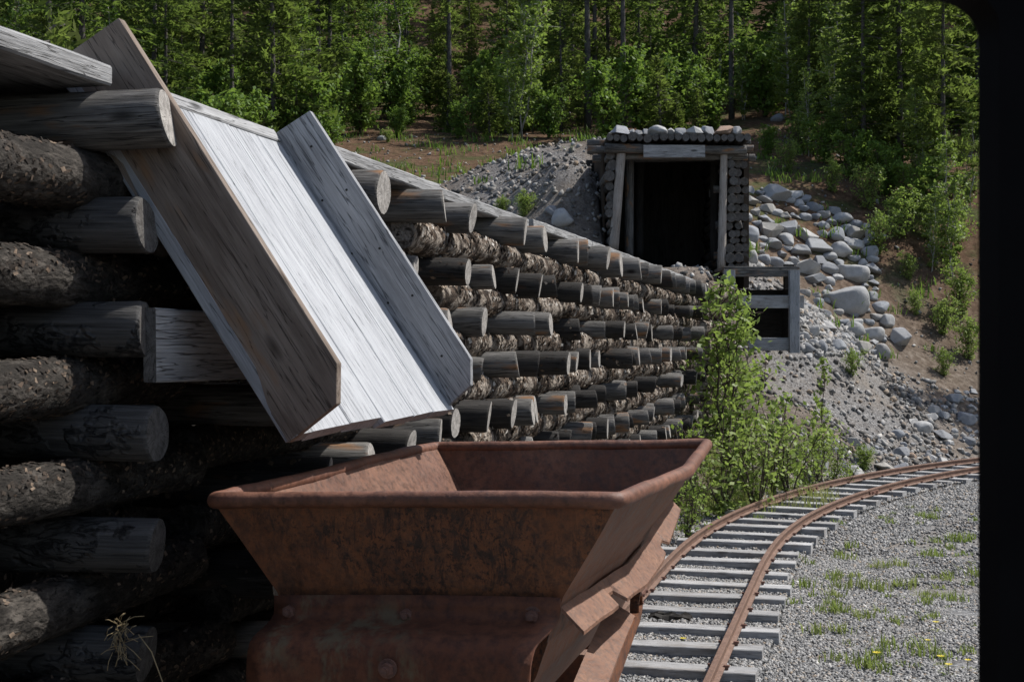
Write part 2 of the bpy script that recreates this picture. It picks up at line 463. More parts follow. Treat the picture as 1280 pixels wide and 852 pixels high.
# ------------------------------------------------------------------ track path
def track_path():
    a, b, s0, kk, k2 = -1.4619, .24666, 17.10, .04156, 3.61
    th = math.atan(b); x = a - b * 4; y = -4.0; s = 0; P = []; ds = .1
    for i in range(560):
        P.append((x, y, th))
        th += kk * min(1, max(0, (s - s0) / k2)) * ds
        x += math.sin(th) * ds; y += math.cos(th) * ds; s += ds
    return np.array(P)
TP = track_path()
GAU = .92
TR = TP[:420]
LEFT = np.stack([TP[:, 0] - np.cos(TP[:, 2]) * GAU/2, TP[:, 1] + np.sin(TP[:, 2]) * GAU/2], 1)

# ------------------------------------------------------------------ terrain
def vnoise(x, y, seed=0):
    xi = np.floor(x).astype(np.int64); yi = np.floor(y).astype(np.int64); fx = x - xi; fy = y - yi
    def h(a, b):
        n = (a * 374761393 + b * 668265263 + seed * 974711) & 0x7fffffff
        n = ((n ^ (n >> 13)) * 1274126177) & 0x7fffffff
        return ((n ^ (n >> 16)) & 0xffff) / 65535.0
    u = fx*fx*(3-2*fx); v = fy*fy*(3-2*fy)
    return (h(xi,yi)*(1-u)+h(xi+1,yi)*u)*(1-v)+(h(xi,yi+1)*(1-u)+h(xi+1,yi+1)*u)*v
def sst(e0, e1, x):
    t = np.clip((x - e0) / (e1 - e0), 0, 1); return t*t*(3-2*t)
def left_dist(x, y):
    out = np.empty(x.shape); sg = np.empty(x.shape)
    L = LEFT[::3]; th = TP[::3, 2]
    for i in range(0, len(x), 4000):
        dx = x[i:i+4000, None] - L[None, :, 0]; dy = y[i:i+4000, None] - L[None, :, 1]
        d2 = dx*dx + dy*dy; j = d2.argmin(1); r = np.arange(len(j))
        out[i:i+4000] = np.sqrt(d2[r, j])
        sg[i:i+4000] = -(dx[r, j] * np.cos(th[j]) - dy[r, j] * np.sin(th[j]))
    return np.where(sg > 0, out, -out)
PX0, PX1, PY = 2.0, 4.08, 27.0           # portal opening
def height(x, y):
    x = np.atleast_1d(np.asarray(x, float)); y = np.atleast_1d(np.asarray(y, float))
    d = left_dist(x, y)
    low = 0.03 * (vnoise(x*.9, y*.9, 1) - .5) + 0.05 * sst(1.2, 4, -d) * (vnoise(x*.5, y*.5, 5) - .3)
    # bank beyond the outside of the curve
    wr = sst(15.5, 21.5, y + .25 * x)
    dd = np.maximum(0, d - .75)
    bank = np.where(dd < 3.2, .62 * dd, np.where(dd < 9, 1.98 + .78 * (dd - 3.2), 6.5 + .30 * (dd - 9)))
    bank = bank * wr * sst(.2, 3.4, x) + .25 * (vnoise(x*.6, y*.6, 2) - .5) * sst(.5, 3, dd)
    H = low + np.where(d > 0, bank, 0)
    # rock pile right of the portal, rubble mound by the rail
    gd = sst(.5, 1.8, d)
    H = H + gd * .95 * np.exp(-(((x - 5.6)/1.6)**2 + ((y - 29.5)/2.0)**2)) + gd * .5 * np.exp(-(((x - 5.3)/1.7)**2 + ((y - 25.2)/1.0)**2))
    # filled terrace behind the crib wall, rising to the wooded hillside
    dcoord = .97014 * x - .24254 * y; wc = .24254 * x + .97014 * y
    m = sst(-2.95, -3.75, dcoord) * sst(22.6, 21.6, wc)
    m2 = sst(24.0, 25.3, y) * sst(4.9, 3.6, x)
    m3 = sst(22.3, 24.6, y) * sst(2.9, 2.2, x)
    m4 = sst(1.6, .6, x) * sst(16, 18, y)
    mm = np.clip(np.maximum(np.maximum(m, m2), np.maximum(m3, m4)), 0, 1)
    t = np.maximum(0, y - 24)
    hl = 3.2 + .255 * t + .3 * (vnoise(x*.35, y*.35, 3) - .5) * sst(25, 32, y)
    hl = hl + .95 * np.exp(-(((x - .2)/2.4)**2 + ((y - 31)/2.6)**2)) * sst(25.5, 29, y)
    hl = hl + 1.0 * np.exp(-(((x - 3.1)/3.2)**2 + ((y - 33)/2.6)**2))
    H = np.where(mm > 0, np.maximum(H, low * (1 - mm) + hl * mm), H)
    H = H + 1.25 * np.exp(-(((x - 1.15)/1.0)**2 + ((y - 28.7)/1.25)**2)) * sst(26.3, 27.3, y) + .6 * np.exp(-(((x - 3.0)/2.0)**2 + ((y - 31.5)/1.0)**2))
    # merge everything into one hillside
    hb = 5.6 + .27 * (y - 34) + .5 * (vnoise(x*.2, y*.2, 4) - .5) + .012 * np.maximum(0, x) * (y - 34) * .3
    wb = sst(33, 42, y)
    H = H * (1 - wb) + np.maximum(hb, hb * .5 + H * .5) * wb
    # adit cut
    cut = sst(PX0 - .20, PX0 - .06, x) * sst(PX1 + .35, PX1 + .1, x) * sst(25.4, 26.4, y) * sst(31.2, 30.9, y)
    H = H * (1 - cut) + np.minimum(H, 3.70) * cut
    # recess behind the small timber crib
    cut2 = sst(3.5, 3.7, x) * sst(5.3, 5.15, x) * sst(25.35, 25.5, y) * sst(26.75, 26.6, y)
    H = H * (1 - cut2) + np.minimum(H, 2.15) * cut2
    # fine roughness
    H = H + .05 * (vnoise(x*3.1, y*3.1, 8) - .5) * sst(1.0, 2.5, np.abs(d))
    H = H + .30 * np.maximum(0, y - 58)
    far = sst(150, 260, y)
    return H * (1 - far) + np.minimum(H, 70 + 0 * H) * far
def hz(x, y): return float(height([x], [y])[0])
TS = np.arange(6, 110, .04)
def hit(px, py):
    x = (px - 640) / F * TS; z = CZ - (py - CY) / F * TS
    h = height(x, TS); i = np.argmax(z <= h)
    if z[i] > h[i]: return None
    return Vector((x[i], TS[i], h[i]))

def axis(parts): return np.unique(np.concatenate([np.arange(a, b, s) for a, b, s in parts]))
gx = axis([(-220,-60,20),(-60,-20,3),(-20,-6,.8),(-6,14,.22),(14,24,.6),(24,60,3),(60,240,20)])
gy = axis([(-60,-6,6),(-6,18,.5),(18,36,.2),(36,60,.8),(60,120,3),(120,420,20)])
GX, GY = np.meshgrid(gx, gy)
HZ = height(GX.ravel(), GY.ravel())
nx, ny = len(gx), len(gy)
idx = np.arange(nx * ny).reshape(ny, nx)
quads = np.stack([idx[:-1,:-1], idx[:-1,1:], idx[1:,1:], idx[1:,:-1]], -1).reshape(-1, 4)
gme = np_mesh("ground", np.stack([GX.ravel(), GY.ravel(), HZ], 1), quads, [M_ground], smooth=True)
DL = left_dist(GX.ravel(), GY.ravel())
fx, fy = GX.ravel(), GY.ravel()
gravel_w = np.clip(sst(1.2, .3, DL), 0, 1) * (1 - sst(2.0, 3.0, HZ))
mound_w = np.exp(-(((fx - .3)/2.3)**2 + ((fy - 29.8)/2.6)**2))
gravel_w = np.clip(gravel_w + sst(.3, .7, mound_w) * .6 + .2 * sst(12, 3, DL) * sst(20, 23, fy) * sst(31, 29, fy), 0, 1)
pile_w = sst(4.2, 4.8, fx) * sst(9.5, 7.5, fx) * sst(25.2, 26, fy) * sst(32, 30.5, fy)
gravel_w = np.clip(np.maximum(gravel_w, .8 * pile_w), 0, 1)
forest_w = np.clip(sst(30.5, 35, fy - .12 * fx), 0, 1)
for nm, arr in (("gravel", gravel_w), ("forest", forest_w)):
    a = gme.attributes.new(nm, 'FLOAT', 'POINT'); a.data.foreach_set("value", arr.astype(np.float32))
tag(link("ground", gme), kind="structure")

# ------------------------------------------------------------------ logs
def log_mesh(name, L, r0, r1, mats, seed, ring=18, segs=14, amp=.05, flakes=0, bark=False, fs=1.0, ft=.44):
    """log along X, its cut end at x = 0, running back to x = -L"""
    rnd = random.Random(seed); mb = MB(); rings = []
    xs = [-L + L * i / segs for i in range(segs + 1)]
    tiltx, tilty = rnd.uniform(-.14, .14), rnd.uniform(-.18, .18)
    def rad(x, a):
        r = r0 + (r1 - r0) * (-x / L)
        q = Vector((x * 2.2, math.cos(a) * 1.1 + seed * 3.7, math.sin(a) * 1.1))
        v = noise.noise(q) * amp + noise.noise(q * 3.3) * amp * .45
        if bark: v += (noise.noise(Vector((x * 22, math.cos(a) * 5 + seed, math.sin(a) * 5))) * .5) * amp * 1.5
        return r * (1 + v)
    for i, x in enumerate(xs):
        rr = []
        for k in range(ring):
            a = 2 * math.pi * k / ring; r = rad(x, a)
            y, z = r * math.cos(a), r * math.sin(a)
            rr.append((x + ((tiltx * y + tilty * z) if i == segs else 0), y, z))
        rings.append(rr)
    # small bevel at the cut end
    last = rings[-1]; prev = [(-.012 + p[0], p[1], p[2]) for p in last]
    rings[-1] = prev; rings.append([(p[0] + .004, p[1] * .955, p[2] * .955) for p in last])
    mb.loft(rings, True, 0, 1, True)
    mb.m[-2] = 0
    tone = [0.0] * len(mb.v)
    for i in range(flakes):
        x = -L * rnd.random(); a = rnd.uniform(0, 2 * math.pi)
        if noise.noise(Vector((x * 2.0, a * .8, seed * 5.0))) < -.18: continue
        r = rad(x, a) * 1.0
        s1, s2 = fs * rnd.uniform(.010, .032), fs * rnd.uniform(.006, .020)
        nrm = Vector((0, math.cos(a), math.sin(a))); tx = Vector((1, 0, 0)); ta = nrm.cross(tx)
        rot = rnd.uniform(0, math.pi); u = tx * math.cos(rot) + ta * math.sin(rot); v = nrm.cross(u)
        tl = rnd.uniform(.05, .55); u2 = (u * math.cos(tl) + nrm * math.sin(tl)); v2 = (v + nrm * rnd.uniform(-.3, .3)).normalized()
        c = Vector((x, 0, 0)) + nrm * (r + .002)
        pts = [c - u2*s1*.3 - v2*s2, c + u2*s1*rnd.uniform(.8,1.2) - v2*s2*rnd.uniform(.4,1), c + u2*s1*rnd.uniform(.7,1.1) + v2*s2*rnd.uniform(.4,1), c - u2*s1*.3 + v2*s2*rnd.uniform(.6,1)]
        mb.add(pts, [(0,1,2,3)], 2); tone += [min(ft + .42, max(0, rnd.gauss(ft, .26)))] * 4
    me = mb.mesh(name, mats, fix=(flakes == 0))
    if flakes:
        at = me.attributes.new("tone", 'FLOAT', 'POINT'); at.data.foreach_set("value", tone)
    return me

HEAD = [log_mesh("header_log", 1.25, .1, .104, [M_header if i % 5 else M_charred, M_end], 10 + i, segs=10, amp=.085) for i in range(16)]
HEADB = [log_mesh("header_log_bark", 1.25, .1, .104, [M_charred, M_end, M_flake], 40 + i, segs=10, amp=.07, flakes=90) for i in range(4)]
STR = [log_mesh("bark_log", 2.3, .1, .095, [M_bark, M_end_dark, M_flake], 60 + i, segs=40, amp=.09, flakes=1300, bark=True, ft=.54) for i in range(6)]
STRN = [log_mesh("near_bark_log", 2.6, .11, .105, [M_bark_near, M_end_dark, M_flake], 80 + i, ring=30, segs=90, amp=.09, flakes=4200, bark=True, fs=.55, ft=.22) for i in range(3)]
HEADN = [log_mesh("near_header_log", 1.6, .11, .112, [M_header if i == 0 else M_dbark, M_end if i == 0 else M_end_dark, M_flake], 90 + i, ring=28, segs=30, amp=.05 if i == 0 else .08, flakes=0) for i in range(4)]  # top log keeps the lit wood, the lower ones the shade-darkened copy

wall = thing("log_crib_wall", dw(WALL_D, 12, 0), "long crib retaining wall of stacked weathered logs with their cut ends facing the track", "log wall")
def rowz(k, w):
    near = [.775, .41, .035, -.31, -.70, -1.09, -1.47, -1.85, -2.2, -2.5]
    farr = [.80, .44, .13, -.16, -.50, -.82, -1.12, -1.42, -1.72, -2.02]
    t = min(1, max(0, (w - 4.9) / 3.5))
    return CZ + near[k] * (1 - t) + farr[k] * t
top_w = [2.2, 3.2, 4.55, 7.0, 7.95, 8.67, 10.1, 10.7, 12.07, 12.6, 13.5, 14.3, 15.3, 16.1, 16.9, 17.7, 18.4, 19.2, 19.9, 20.6, 21.4, 22.1]
row3_w = [2.2, 3.15, 4.5, 6.0, 7.1, 8.1, 9.04, 10.1, 11.04, 12.17, 13.5, 14.3, 14.75, 15.4, 16.3, 17.3, 18.25, 19.2, 20.0, 20.8, 21.5, 22.1]
hr = random.Random(5)
for k in range(10):
    if k == 0: ws = top_w
    elif k == 2: ws = row3_w
    else:
        ws = [2.1, 3.15, 4.5 + hr.uniform(-.03, .05)]; w = 5.5 + hr.uniform(0, .6)
        while w < 22.2:
            ws.append(w); w += hr.choice([.42, .5, .6, .7, .8, .95]) * (.92 if w > 14 else 1)
    for w in ws:
        z = rowz(k, w)
        if z < .02 or (k < 2 and 4.7 < w < 6.6): continue
        near = w < 5.2
        rr = (.115 if k == 0 else .096) * hr.uniform(.84, 1.13)
        if k == 0 and w in (8.67, 10.7): rr *= .82
        ext = hr.choice([hr.uniform(-.08, .03), hr.uniform(-.16, .0), hr.uniform(-.05, .08)])
        if k == 0: ext = hr.uniform(-.03, .05)
        if near:
            ext = {0: .04, 1: -.03, 2: -.02, 3: .02, 4: .03, 5: -.03}.get(k, 0) if 4.3 < w < 4.8 else hr.uniform(-.1, .05)
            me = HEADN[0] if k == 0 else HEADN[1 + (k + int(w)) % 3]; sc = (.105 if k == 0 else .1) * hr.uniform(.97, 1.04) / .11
        else:
            me = HEADB[hr.randrange(4)] if hr.random() < .28 and k > 0 else HEAD[hr.randrange(16)]; sc = rr / .1
        a = (hr.uniform(.13, .25) if not near else hr.uniform(.06, .12)); tl = hr.uniform(-.03, .03)
        ax = (DD * math.cos(a) + WW * math.sin(a) + ZZ * tl).normalized()
        roll = hr.uniform(0, 6.28)
        y0 = ZZ.cross(ax).normalized(); z0 = ax.cross(y0)
        y1 = y0 * math.cos(roll) + z0 * math.sin(roll); z1 = ax.cross(y1)
        if k == 0 and near: y1, z1 = y0, z0
        link("header_log", me, wall, None, frame(dw(WALL_D + ext, w, z + hr.uniform(-.015, .015)), ax, y1 * sc, z1 * sc))
    if k < 9:
        w = 1.4 + hr.uniform(0, .6)
        while w < 22.4:
            L = hr.uniform(1.3, 2.3) if w > 2.2 else hr.uniform(3.3, 3.9); L = min(L, 22.45 - w)
            if L < .3: break
            z = (rowz(k, w + L/2) + rowz(k + 1, w + L/2)) / 2
            if z < .05: break
            nearS = w < 5 or (w < 7.4 and k >= 3)  # low bays left of the cart take the shade-darkened bark too
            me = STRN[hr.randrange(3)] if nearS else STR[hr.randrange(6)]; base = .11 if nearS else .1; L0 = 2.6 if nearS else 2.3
            sc = hr.uniform(.092, .112) / base
            ax = (WW + DD * hr.uniform(-.03, .03) + ZZ * hr.uniform(-.025, .02)).normalized(); roll = hr.uniform(0, 6.28)
            y0 = ZZ.cross(ax).normalized(); z0 = ax.cross(y0)
            y1 = y0 * math.cos(roll) + z0 * math.sin(roll); z1 = ax.cross(y1)
            link("bark_log", me, wall, None, frame(dw(WALL_D - (.29 if nearS else .62 if (k < 2 and w < 6.9) else .25) + hr.uniform(-.03, .03), w + L, z), ax * (L / L0), y1 * sc, z1 * sc))
            w += L + hr.uniform(.0, .05)
for k in range(1, 9):                       # rear row of logs added behind the near bays to plug sunlit gaps
    for a in (2.6, 5.3):
        z = (rowz(k, a + 1.3) + rowz(k + 1, a + 1.3)) / 2 + hr.uniform(-.02, .02); roll = hr.uniform(0, 6.28)
        y0 = ZZ.cross(WW).normalized(); z0 = WW.cross(y0); sc = 1.55
        link("gap_plug_log", STRN[hr.randrange(3)], wall, None, frame(dw(WALL_D - .86, a + 2.72, z), WW * 1.05, (y0 * math.cos(roll) + z0 * math.sin(roll)) * sc, WW.cross(y0 * math.cos(roll) + z0 * math.sin(roll)) * sc))
for i in range(11):                       # short return of stacked logs between the wall's end and the timber crib
    a = Vector((3.02, 22.75, .25 + i * .29)); b = Vector((3.95, 25.5, .25 + i * .29)); ax = (b - a).normalized()
    y0 = ZZ.cross(ax).normalized(); z0 = ax.cross(y0); sc = hr.uniform(1.35, 1.55); ro_ = hr.uniform(0, 6.28)
    link("return_log", STR[hr.randrange(6)], wall, None, frame(b + y0 * hr.uniform(-.03, .03), ax * ((b - a).length / 2.3), (y0 * math.cos(ro_) + z0 * math.sin(ro_)) * sc, ax.cross(y0 * math.cos(ro_) + z0 * math.sin(ro_)) * sc))
# plank deck on top of the wall
dk = random.Random(3)
zt = CZ + .98
for j in range(5):
    w = 0.8 if j == 0 else dk.uniform(.4, 1.2)
    ends = [(0.5, 4.54), (6.62, 8.45), (8.0, 11.0), (11.0, 13.5), (13.52, 16.4), (16.42, 19.5), (19.52, 22.5)] if j == 0 else None
    if ends is None:
        ends = []; w = dk.uniform(0, .8)
        while w < 22.4: e = min(22.5, w + dk.uniform(2.4, 3.2)); ends.append((w, e - .015)); w = e
    for i, (a, b) in enumerate(ends):
        t = .072 if j == 0 else .06
        off = -.15 - .118 - j * .242
        jog = 0
        if j == 0: jog = dk.uniform(-.03, .02)
        if j == 0 and i == 1: jog = .0
        if j == 0 and i == 2: jog = -.035
        me = plank_mesh("deck_plank", b - a, .235, t, M_deck, 16, .006, .008, j * 9 + i, M_deck, .01)
        link("deck_plank", me, wall, None, frame(dw(WALL_D + off + jog, a, zt + (dk.uniform(-.006, .006) if j else 0.003 * (i % 2)) ), WW, -DD, ZZ))

# ------------------------------------------------------------------ ore chute
PHI = math.radians(56)
CA = DD * math.cos(PHI) - ZZ * math.sin(PHI)      # down the chute
CN = DD * math.sin(PHI) + ZZ * math.cos(PHI)      # out of its floor
A0 = un(148, 22, 5.1)
a0 = A0.dot(CA); n0 = A0.dot(CN); w0 = A0.dot(WW)
def chp(a, n, w): return CA * (a0 + a) + CN * n + WW * w
FL_N = n0 - .306
chute = thing("ore_chute", chp(1.6, FL_N, w0 + .95), "steep wooden plank ore chute tipping from the wall top over the rusty cart", "chute")
def prism_mesh(name, poly, t, mat, segs=0):
    """polygon in local XY, thickness t along +Z, with bevelled edges"""
    bm = bmesh.new()
    vs = [bm.verts.new((p[0], p[1], 0)) for p in poly]
    f = bm.faces.new(vs)
    r = bmesh.ops.extrude_face_region(bm, geom=[f])
    bmesh.ops.translate(bm, verts=[e for e in r['geom'] if isinstance(e, bmesh.types.BMVert)], vec=(0, 0, t))
    bmesh.ops.bevel(bm, geom=list(bm.edges), offset=.005, segments=2, affect='EDGES', profile=.6)
    bmesh.ops.recalc_face_normals(bm, faces=bm.faces)
    me = bpy.data.meshes.new(name); bm.to_mesh(me); bm.free(); me.materials.append(mat)
    return me
b_near = prism_mesh("side_board", [(0,0),(1.49,0),(1.606,-.080),(1.62,-.306),(-.02,-.306)], .045, M_brown)
link("side_board", b_near, chute, None, frame(chp(0, n0, w0), CA, CN, WW), label="brown side board with clear wood grain")
wf = w0 + 1.855
b_far = prism_mesh("side_board", [(.02,-.04),(1.47,-.04),(1.575,-.11),(1.60,-.306),(0,-.306)], .045, M_side)
link("side_board", b_far, chute, None, frame(chp(0, n0, wf), CA, CN, WW), label="blue grey side board with cracks and nail holes")
cr = random.Random(8)
w = w0 - .004; widths = [.14, .40, .37, .42, .30, .33]
sc_ = (1.905) / sum(widths)
for i, wd in enumerate(widths):
    wd *= sc_
    L = 1.635 + cr.uniform(-.006, .006)
    me = plank_mesh("floor_plank", L, wd - .007, .058, M_floor if i else M_side, 14, .0025, .004, 50 + i, None, .012)
    link("floor_plank", me, chute, None, frame(chp(-.02, FL_N - .001 - cr.uniform(0, .007), w + wd/2), CA, WW.cross(CA).cross(CA) * 0 + WW, CN * 1.0) if False else frame(chp(-.02, FL_N - .001 - cr.uniform(0, .007), w + wd/2), CA, -WW, CA.cross(-WW)), label="blue grey edge plank" if i == 0 else None)
    w += wd
me = plank_mesh("top_cleat", 1.80, .075, .062, M_deck, 10, .003, .006, 3)
link("top_cleat", me, chute, None, frame(chp(.02, FL_N + .064, w0 + .05), WW, -CA, WW.cross(-CA)))
me = plank_mesh("support_plank", 2.3, .26, .05, M_deck, 10, .003, .005, 5, M_end_dark)
sp0 = un(187, 431, 4.95)
link("support_plank", me, chute, None, frame(sp0 + DD * .025, (WW + DD * .02).normalized(), ZZ, WW.cross(ZZ)))
# nails on the far board and on the floor planks
nb = MB()
nail = MB(); nail.tube([(0,0,-.004),(0,0,.002)], .006, 8); nail_me = nail.mesh("nail", M_nail)
for (a, n) in ((.16,-.24),(.17,-.10),(.42,-.2),(.45,-.07),(.72,-.22),(.78,-.09),(1.02,-.2),(1.06,-.08),(1.28,-.25),(1.38,-.12)):
    link("nail", nail_me, chute, None, frame(chp(a, n0 + n - .03, wf - .001), CA, -CN, -WW))
w = w0
for i, wd in enumerate(widths):
    wd *= sc_
    if i > 1:
        for a in (1.50, .14):
            for q in (.25, .75):
                link("nail", nail_me, chute, None, frame(chp(a + cr.uniform(-.02, .02), FL_N + .001, w + wd * q), CA, -WW, CA.cross(-WW)))
    w += wd

# ------------------------------------------------------------------ ore cart
CFL = un(265, 625, 4.63); CFL.z = CZ - .513
def ct(u, v, h): return CFL + WW * u + DD * v + ZZ * (h + .035 * v / 1.34 * (1 if h > -.45 else max(0, 1 + (h + .45) / .5)))
TW, TL = 1.34, 2.45
cart = thing("ore_cart", dw((CFL + DD * .67).dot(DD), (CFL + WW * 1.2).dot(WW), .2), "rusty steel ore tub cart with rolled rim standing under the wooden chute", "ore cart")
prof = [(0,0),(.075,-.11),(.2,-.305),(.285,-.56),(.40,-.76),(.94,-.76),(1.06,-.56),(1.15,-.305),(1.275,-.11),(1.34,0)]
us = [0, .25, .6, 1.0, 1.4, 1.9, 2.45]
def bulge(u): return .085 * max(0, 1 - abs(u - 1.0) / 1.0) if u < 1.0 else .085 * max(0, 1 - (u - 1.0) / 1.45)
body = MB()
def shell(t, inset):
    G = []
    for i, u in enumerate(us):
        uu = u if 0 < i < len(us) - 1 else u + (inset if i == 0 else -inset)
        row = []
        for j, (v, h) in enumerate(prof):
            e = 0
            if i == 0: e = .10 * min(1, -h / .5)            # ends lean in towards the floor
            if i == len(us) - 1: e = -.10 * min(1, -h / .5)
            v2 = .67 + (v - .67) * (1 - t / .67)
            if v > .67: v2 += bulge(u) * (1 + h / .75) * (1 if h > -.7 else 0)
            dent = .008 * noise.noise(Vector((uu * 2.3, v2 * 3, h * 3)))
            row.append(ct(uu + e, v2 + dent, h + (t if h <= -.75 else 0)))
        G.append(row)
    return G
GO, GI = shell(0, 0), shell(.016, .016)
nu, npf = len(us), len(prof)
for G, flip in ((GO, False), (GI, True)):
    vs = [p for r in G for p in r]; fs = []
    for i in range(nu - 1):
        for j in range(npf - 1):
            q = (i*npf + j, i*npf + j + 1, (i+1)*npf + j + 1, (i+1)*npf + j); fs.append(q[::-1] if flip else q)
    for i in (0, nu - 1):       # end plates as strips across
        for j in range(npf // 2 - 0 - 1):
            a, b, c, d = i*npf + j, i*npf + j + 1, i*npf + npf - 2 - j, i*npf + npf - 1 - j
            q = (a, b, c, d); fs.append(q if (i == 0) != flip else q[::-1])
    body.add(vs, fs, 1 if flip else 0, False)
    if not flip:
        for q in range((nu - 1) * (npf - 1)): body.m[len(body.m) - len(fs) + q] = 2
no = nu * npf
# rim band between the two shells
def rimloop():
    return [i*npf for i in range(nu)] + [(nu-1)*npf + npf - 1] + [i*npf + npf - 1 for i in range(nu - 2, -1, -1)]
rl = rimloop()
for a, b in zip(rl, rl[1:] + rl[:1]): body.f.append((a, b, no + b, no + a)); body.m.append(0); body.sm.append(False)
bme = body.mesh("tub_body", [M_rust, M_rust_inner, M_rust_side])
link("tub_body", bme, cart)
rimb = MB()
ptsr = [ct(0, 0, 0), ct(0, .67, .003), ct(0, TW, 0), ct(.5, TW + bulge(.5), -.002), ct(1.0, TW + bulge(1.0), 0), ct(1.6, TW + bulge(1.6), .002), ct(TL, TW, 0), ct(TL, .67, 0), ct(TL, 0, 0), ct(1.6, -.006, .002), ct(.8, .004, -.003)]
def fillet(pts, r=.03):
    out = []
    n = len(pts)
    for i in range(n):
        p, a, b = pts[i], pts[i-1], pts[(i+1) % n]
        da = (a - p).normalized(); db = (b - p).normalized()
        if da.dot(db) > -.96:
            for t in (0, .5, 1):
                out.append((p + da * r) * (1-t)**2 + p * 2*t*(1-t) + (p + db * r) * t*t)
        else: out.append(p)
    return out
_fp = fillet(ptsr); _q = []
for _a, _b in zip(_fp, _fp[1:] + _fp[:1]):
    _n = max(1, int((_b - _a).length / .06))
    for _i in range(_n): _q.append(_a.lerp(_b, _i / _n) + Vector((0, 0, .004 * noise.noise(_a.lerp(_b, _i / _n) * 4))) + DD * .003 * noise.noise(_a.lerp(_b, _i / _n) * 7))
rimb.tube(_q, [.0265 * (1 + .09 * noise.noise(p * 9)) for p in _q], 14, closed=True)
link("rolled_rim", rimb.mesh("rolled_rim", M_rust_rim), cart)
# front and back apron: bolted flange, rolled shoulder and skirt
def apron_mesh(us_sign, u_base):
    pr = [(.300,.008,.205,1.150),(.340,.012,.205,1.150),(.360,.018,.204,1.148),(.376,.034,.202,1.143),(.388,.058,.2,1.135),(.398,.086,.197,1.125),(.408,.110,.193,1.115),(.422,.130,.19,1.108),(.442,.143,.19,1.104),(.47,.149,.19,1.10),(.52,.152,.19,1.098),(.66,.154,.192,1.092),(.82,.156,.195,1.085),(.98,.158,.2,1.08)]
    mb = MB(); T = .012; fr, bk = [], []
    for (h, f, v0, v1) in pr:
        if us_sign < 0: v0, v1 = v0 + .2, v1 - .2
        ra, rb = [], []
        for q in range(15):
            t = q / 14; v = v0 + (v1 - v0) * t
            dn = .007 * noise.noise(Vector((v * 5, h * 6, 1.3)))
            sag = .010 * math.sin(t * 2.2) - .010
            lean = .10 * min(1, h / .5)
            p = ct(0, v, -h + sag) + (WW * (u_base - us_sign * (f - lean * 0 + dn)) if us_sign > 0 else WW * (u_base + f + dn))
            e = lean if f < .03 else lean * max(0, 1 - (f - .022) / .06)
            p = p + WW * (us_sign * e * .62)
            ra.append(p); rb.append(p + WW * (us_sign * T) - ZZ * T * .7)
        fr.append(ra); bk.append(rb)
    rings = [a + b[::-1] for a, b in zip(fr, bk)]
    mb.loft(rings, True, 0, None, True)
    me = mb.mesh("end_apron", M_rust_apron)
    return me
ap = apron_mesh(1, 0.0)
link("end_apron", ap, cart)
link("end_apron", apron_mesh(-1, TL), cart)
def bolt_mesh():
    mb = MB()
    mb.tube([(0,0,0),(0,0,.007)], .030, 18, smooth=False)
    mb.tube([(0,0,.007),(0,0,.027)], .021, 6, smooth=False)
    mb.tube([(0,0,.027),(0,0,.042)], .011, 10, smooth=False)
    return mb.mesh("bolt", M_bolt)
bolt_me = bolt_mesh()
for (px, py, u) in ((365, 762, .05), (511, 766, .05), (667, 768, .05), (486, 834, -.15)):
    # put the bolt on the apron along the line of sight
    best = None
    for Z in np.arange(4.0, 5.0, .005):
        p = un(px, py, Z); uu = (p - CFL).dot(WW)
        if best is None or abs(uu - u) < best[0]: best = (abs(uu - u), p)
    link("bolt", bolt_me, cart, None, frame(best[1] - WW * .008, DD, ZZ, -WW))
for (px, py) in ((645, 676), (696, 679)):      # two small punched holes with burrs in the end plate
    mb = MB(); mb.tube([(0,0,0),(0,0,.004)], .007, 8); 
    best = None
    for Z in np.arange(4.2, 4.9, .004):
        p = un(px, py, Z); uu = (p - CFL).dot(WW)
        if best is None or abs(uu - .048) < best[0]: best = (abs(uu - .048), p)
    link("rivet", mb.mesh("rivet", M_rust_pale), cart, None, frame(best[1], DD, ZZ, -WW))
# projecting side ledge with a notch
def ledge(name, pts_in, pts_out, t, mat):
    """strip between two polylines, thickness t downwards"""
    top = [list(p) for p in zip(pts_in, pts_out)]
    rings = []
    for a, b in zip(pts_in, pts_out):
        rings.append([a, b, b - ZZ * t, a - ZZ * t])
    mb = MB(); mb.loft(rings, True); return mb.mesh(name, mat)
def LP(u, v, h): return ct(u, v, h)
lu = [.04, .25, .42, .50, .53, .60, .63, .72, .95, 1.25, 1.5, 1.62, 1.66, 1.74, 1.78, 1.95, 2.2, 2.36]
pin, pout = [], []
for u in lu:
    rise = 0 if u < 1.5 else (u - 1.5) * .13
    wob = .006 * noise.noise(Vector((u * 6, 2, 0)))
    b = bulge(u) * .75
    notch = .045 if .53 <= u <= .60 else (.028 if 1.66 <= u <= 1.74 else 0)
    pin.append(LP(u, 1.150 + b, -.332 + rise + wob)); pout.append(LP(u, 1.222 + b - notch, -.405 + rise + wob + notch * .7))
link("side_ledge", ledge("side_ledge", pin, pout, .012, M_rust_pale), cart)
web = ledge("ledge_web", [p - ZZ * .014 - DD * .02 for p in pin], [p - ZZ * .10 - DD * .045 for p in pin], .012, M_rust)
link("ledge_web", web, cart)
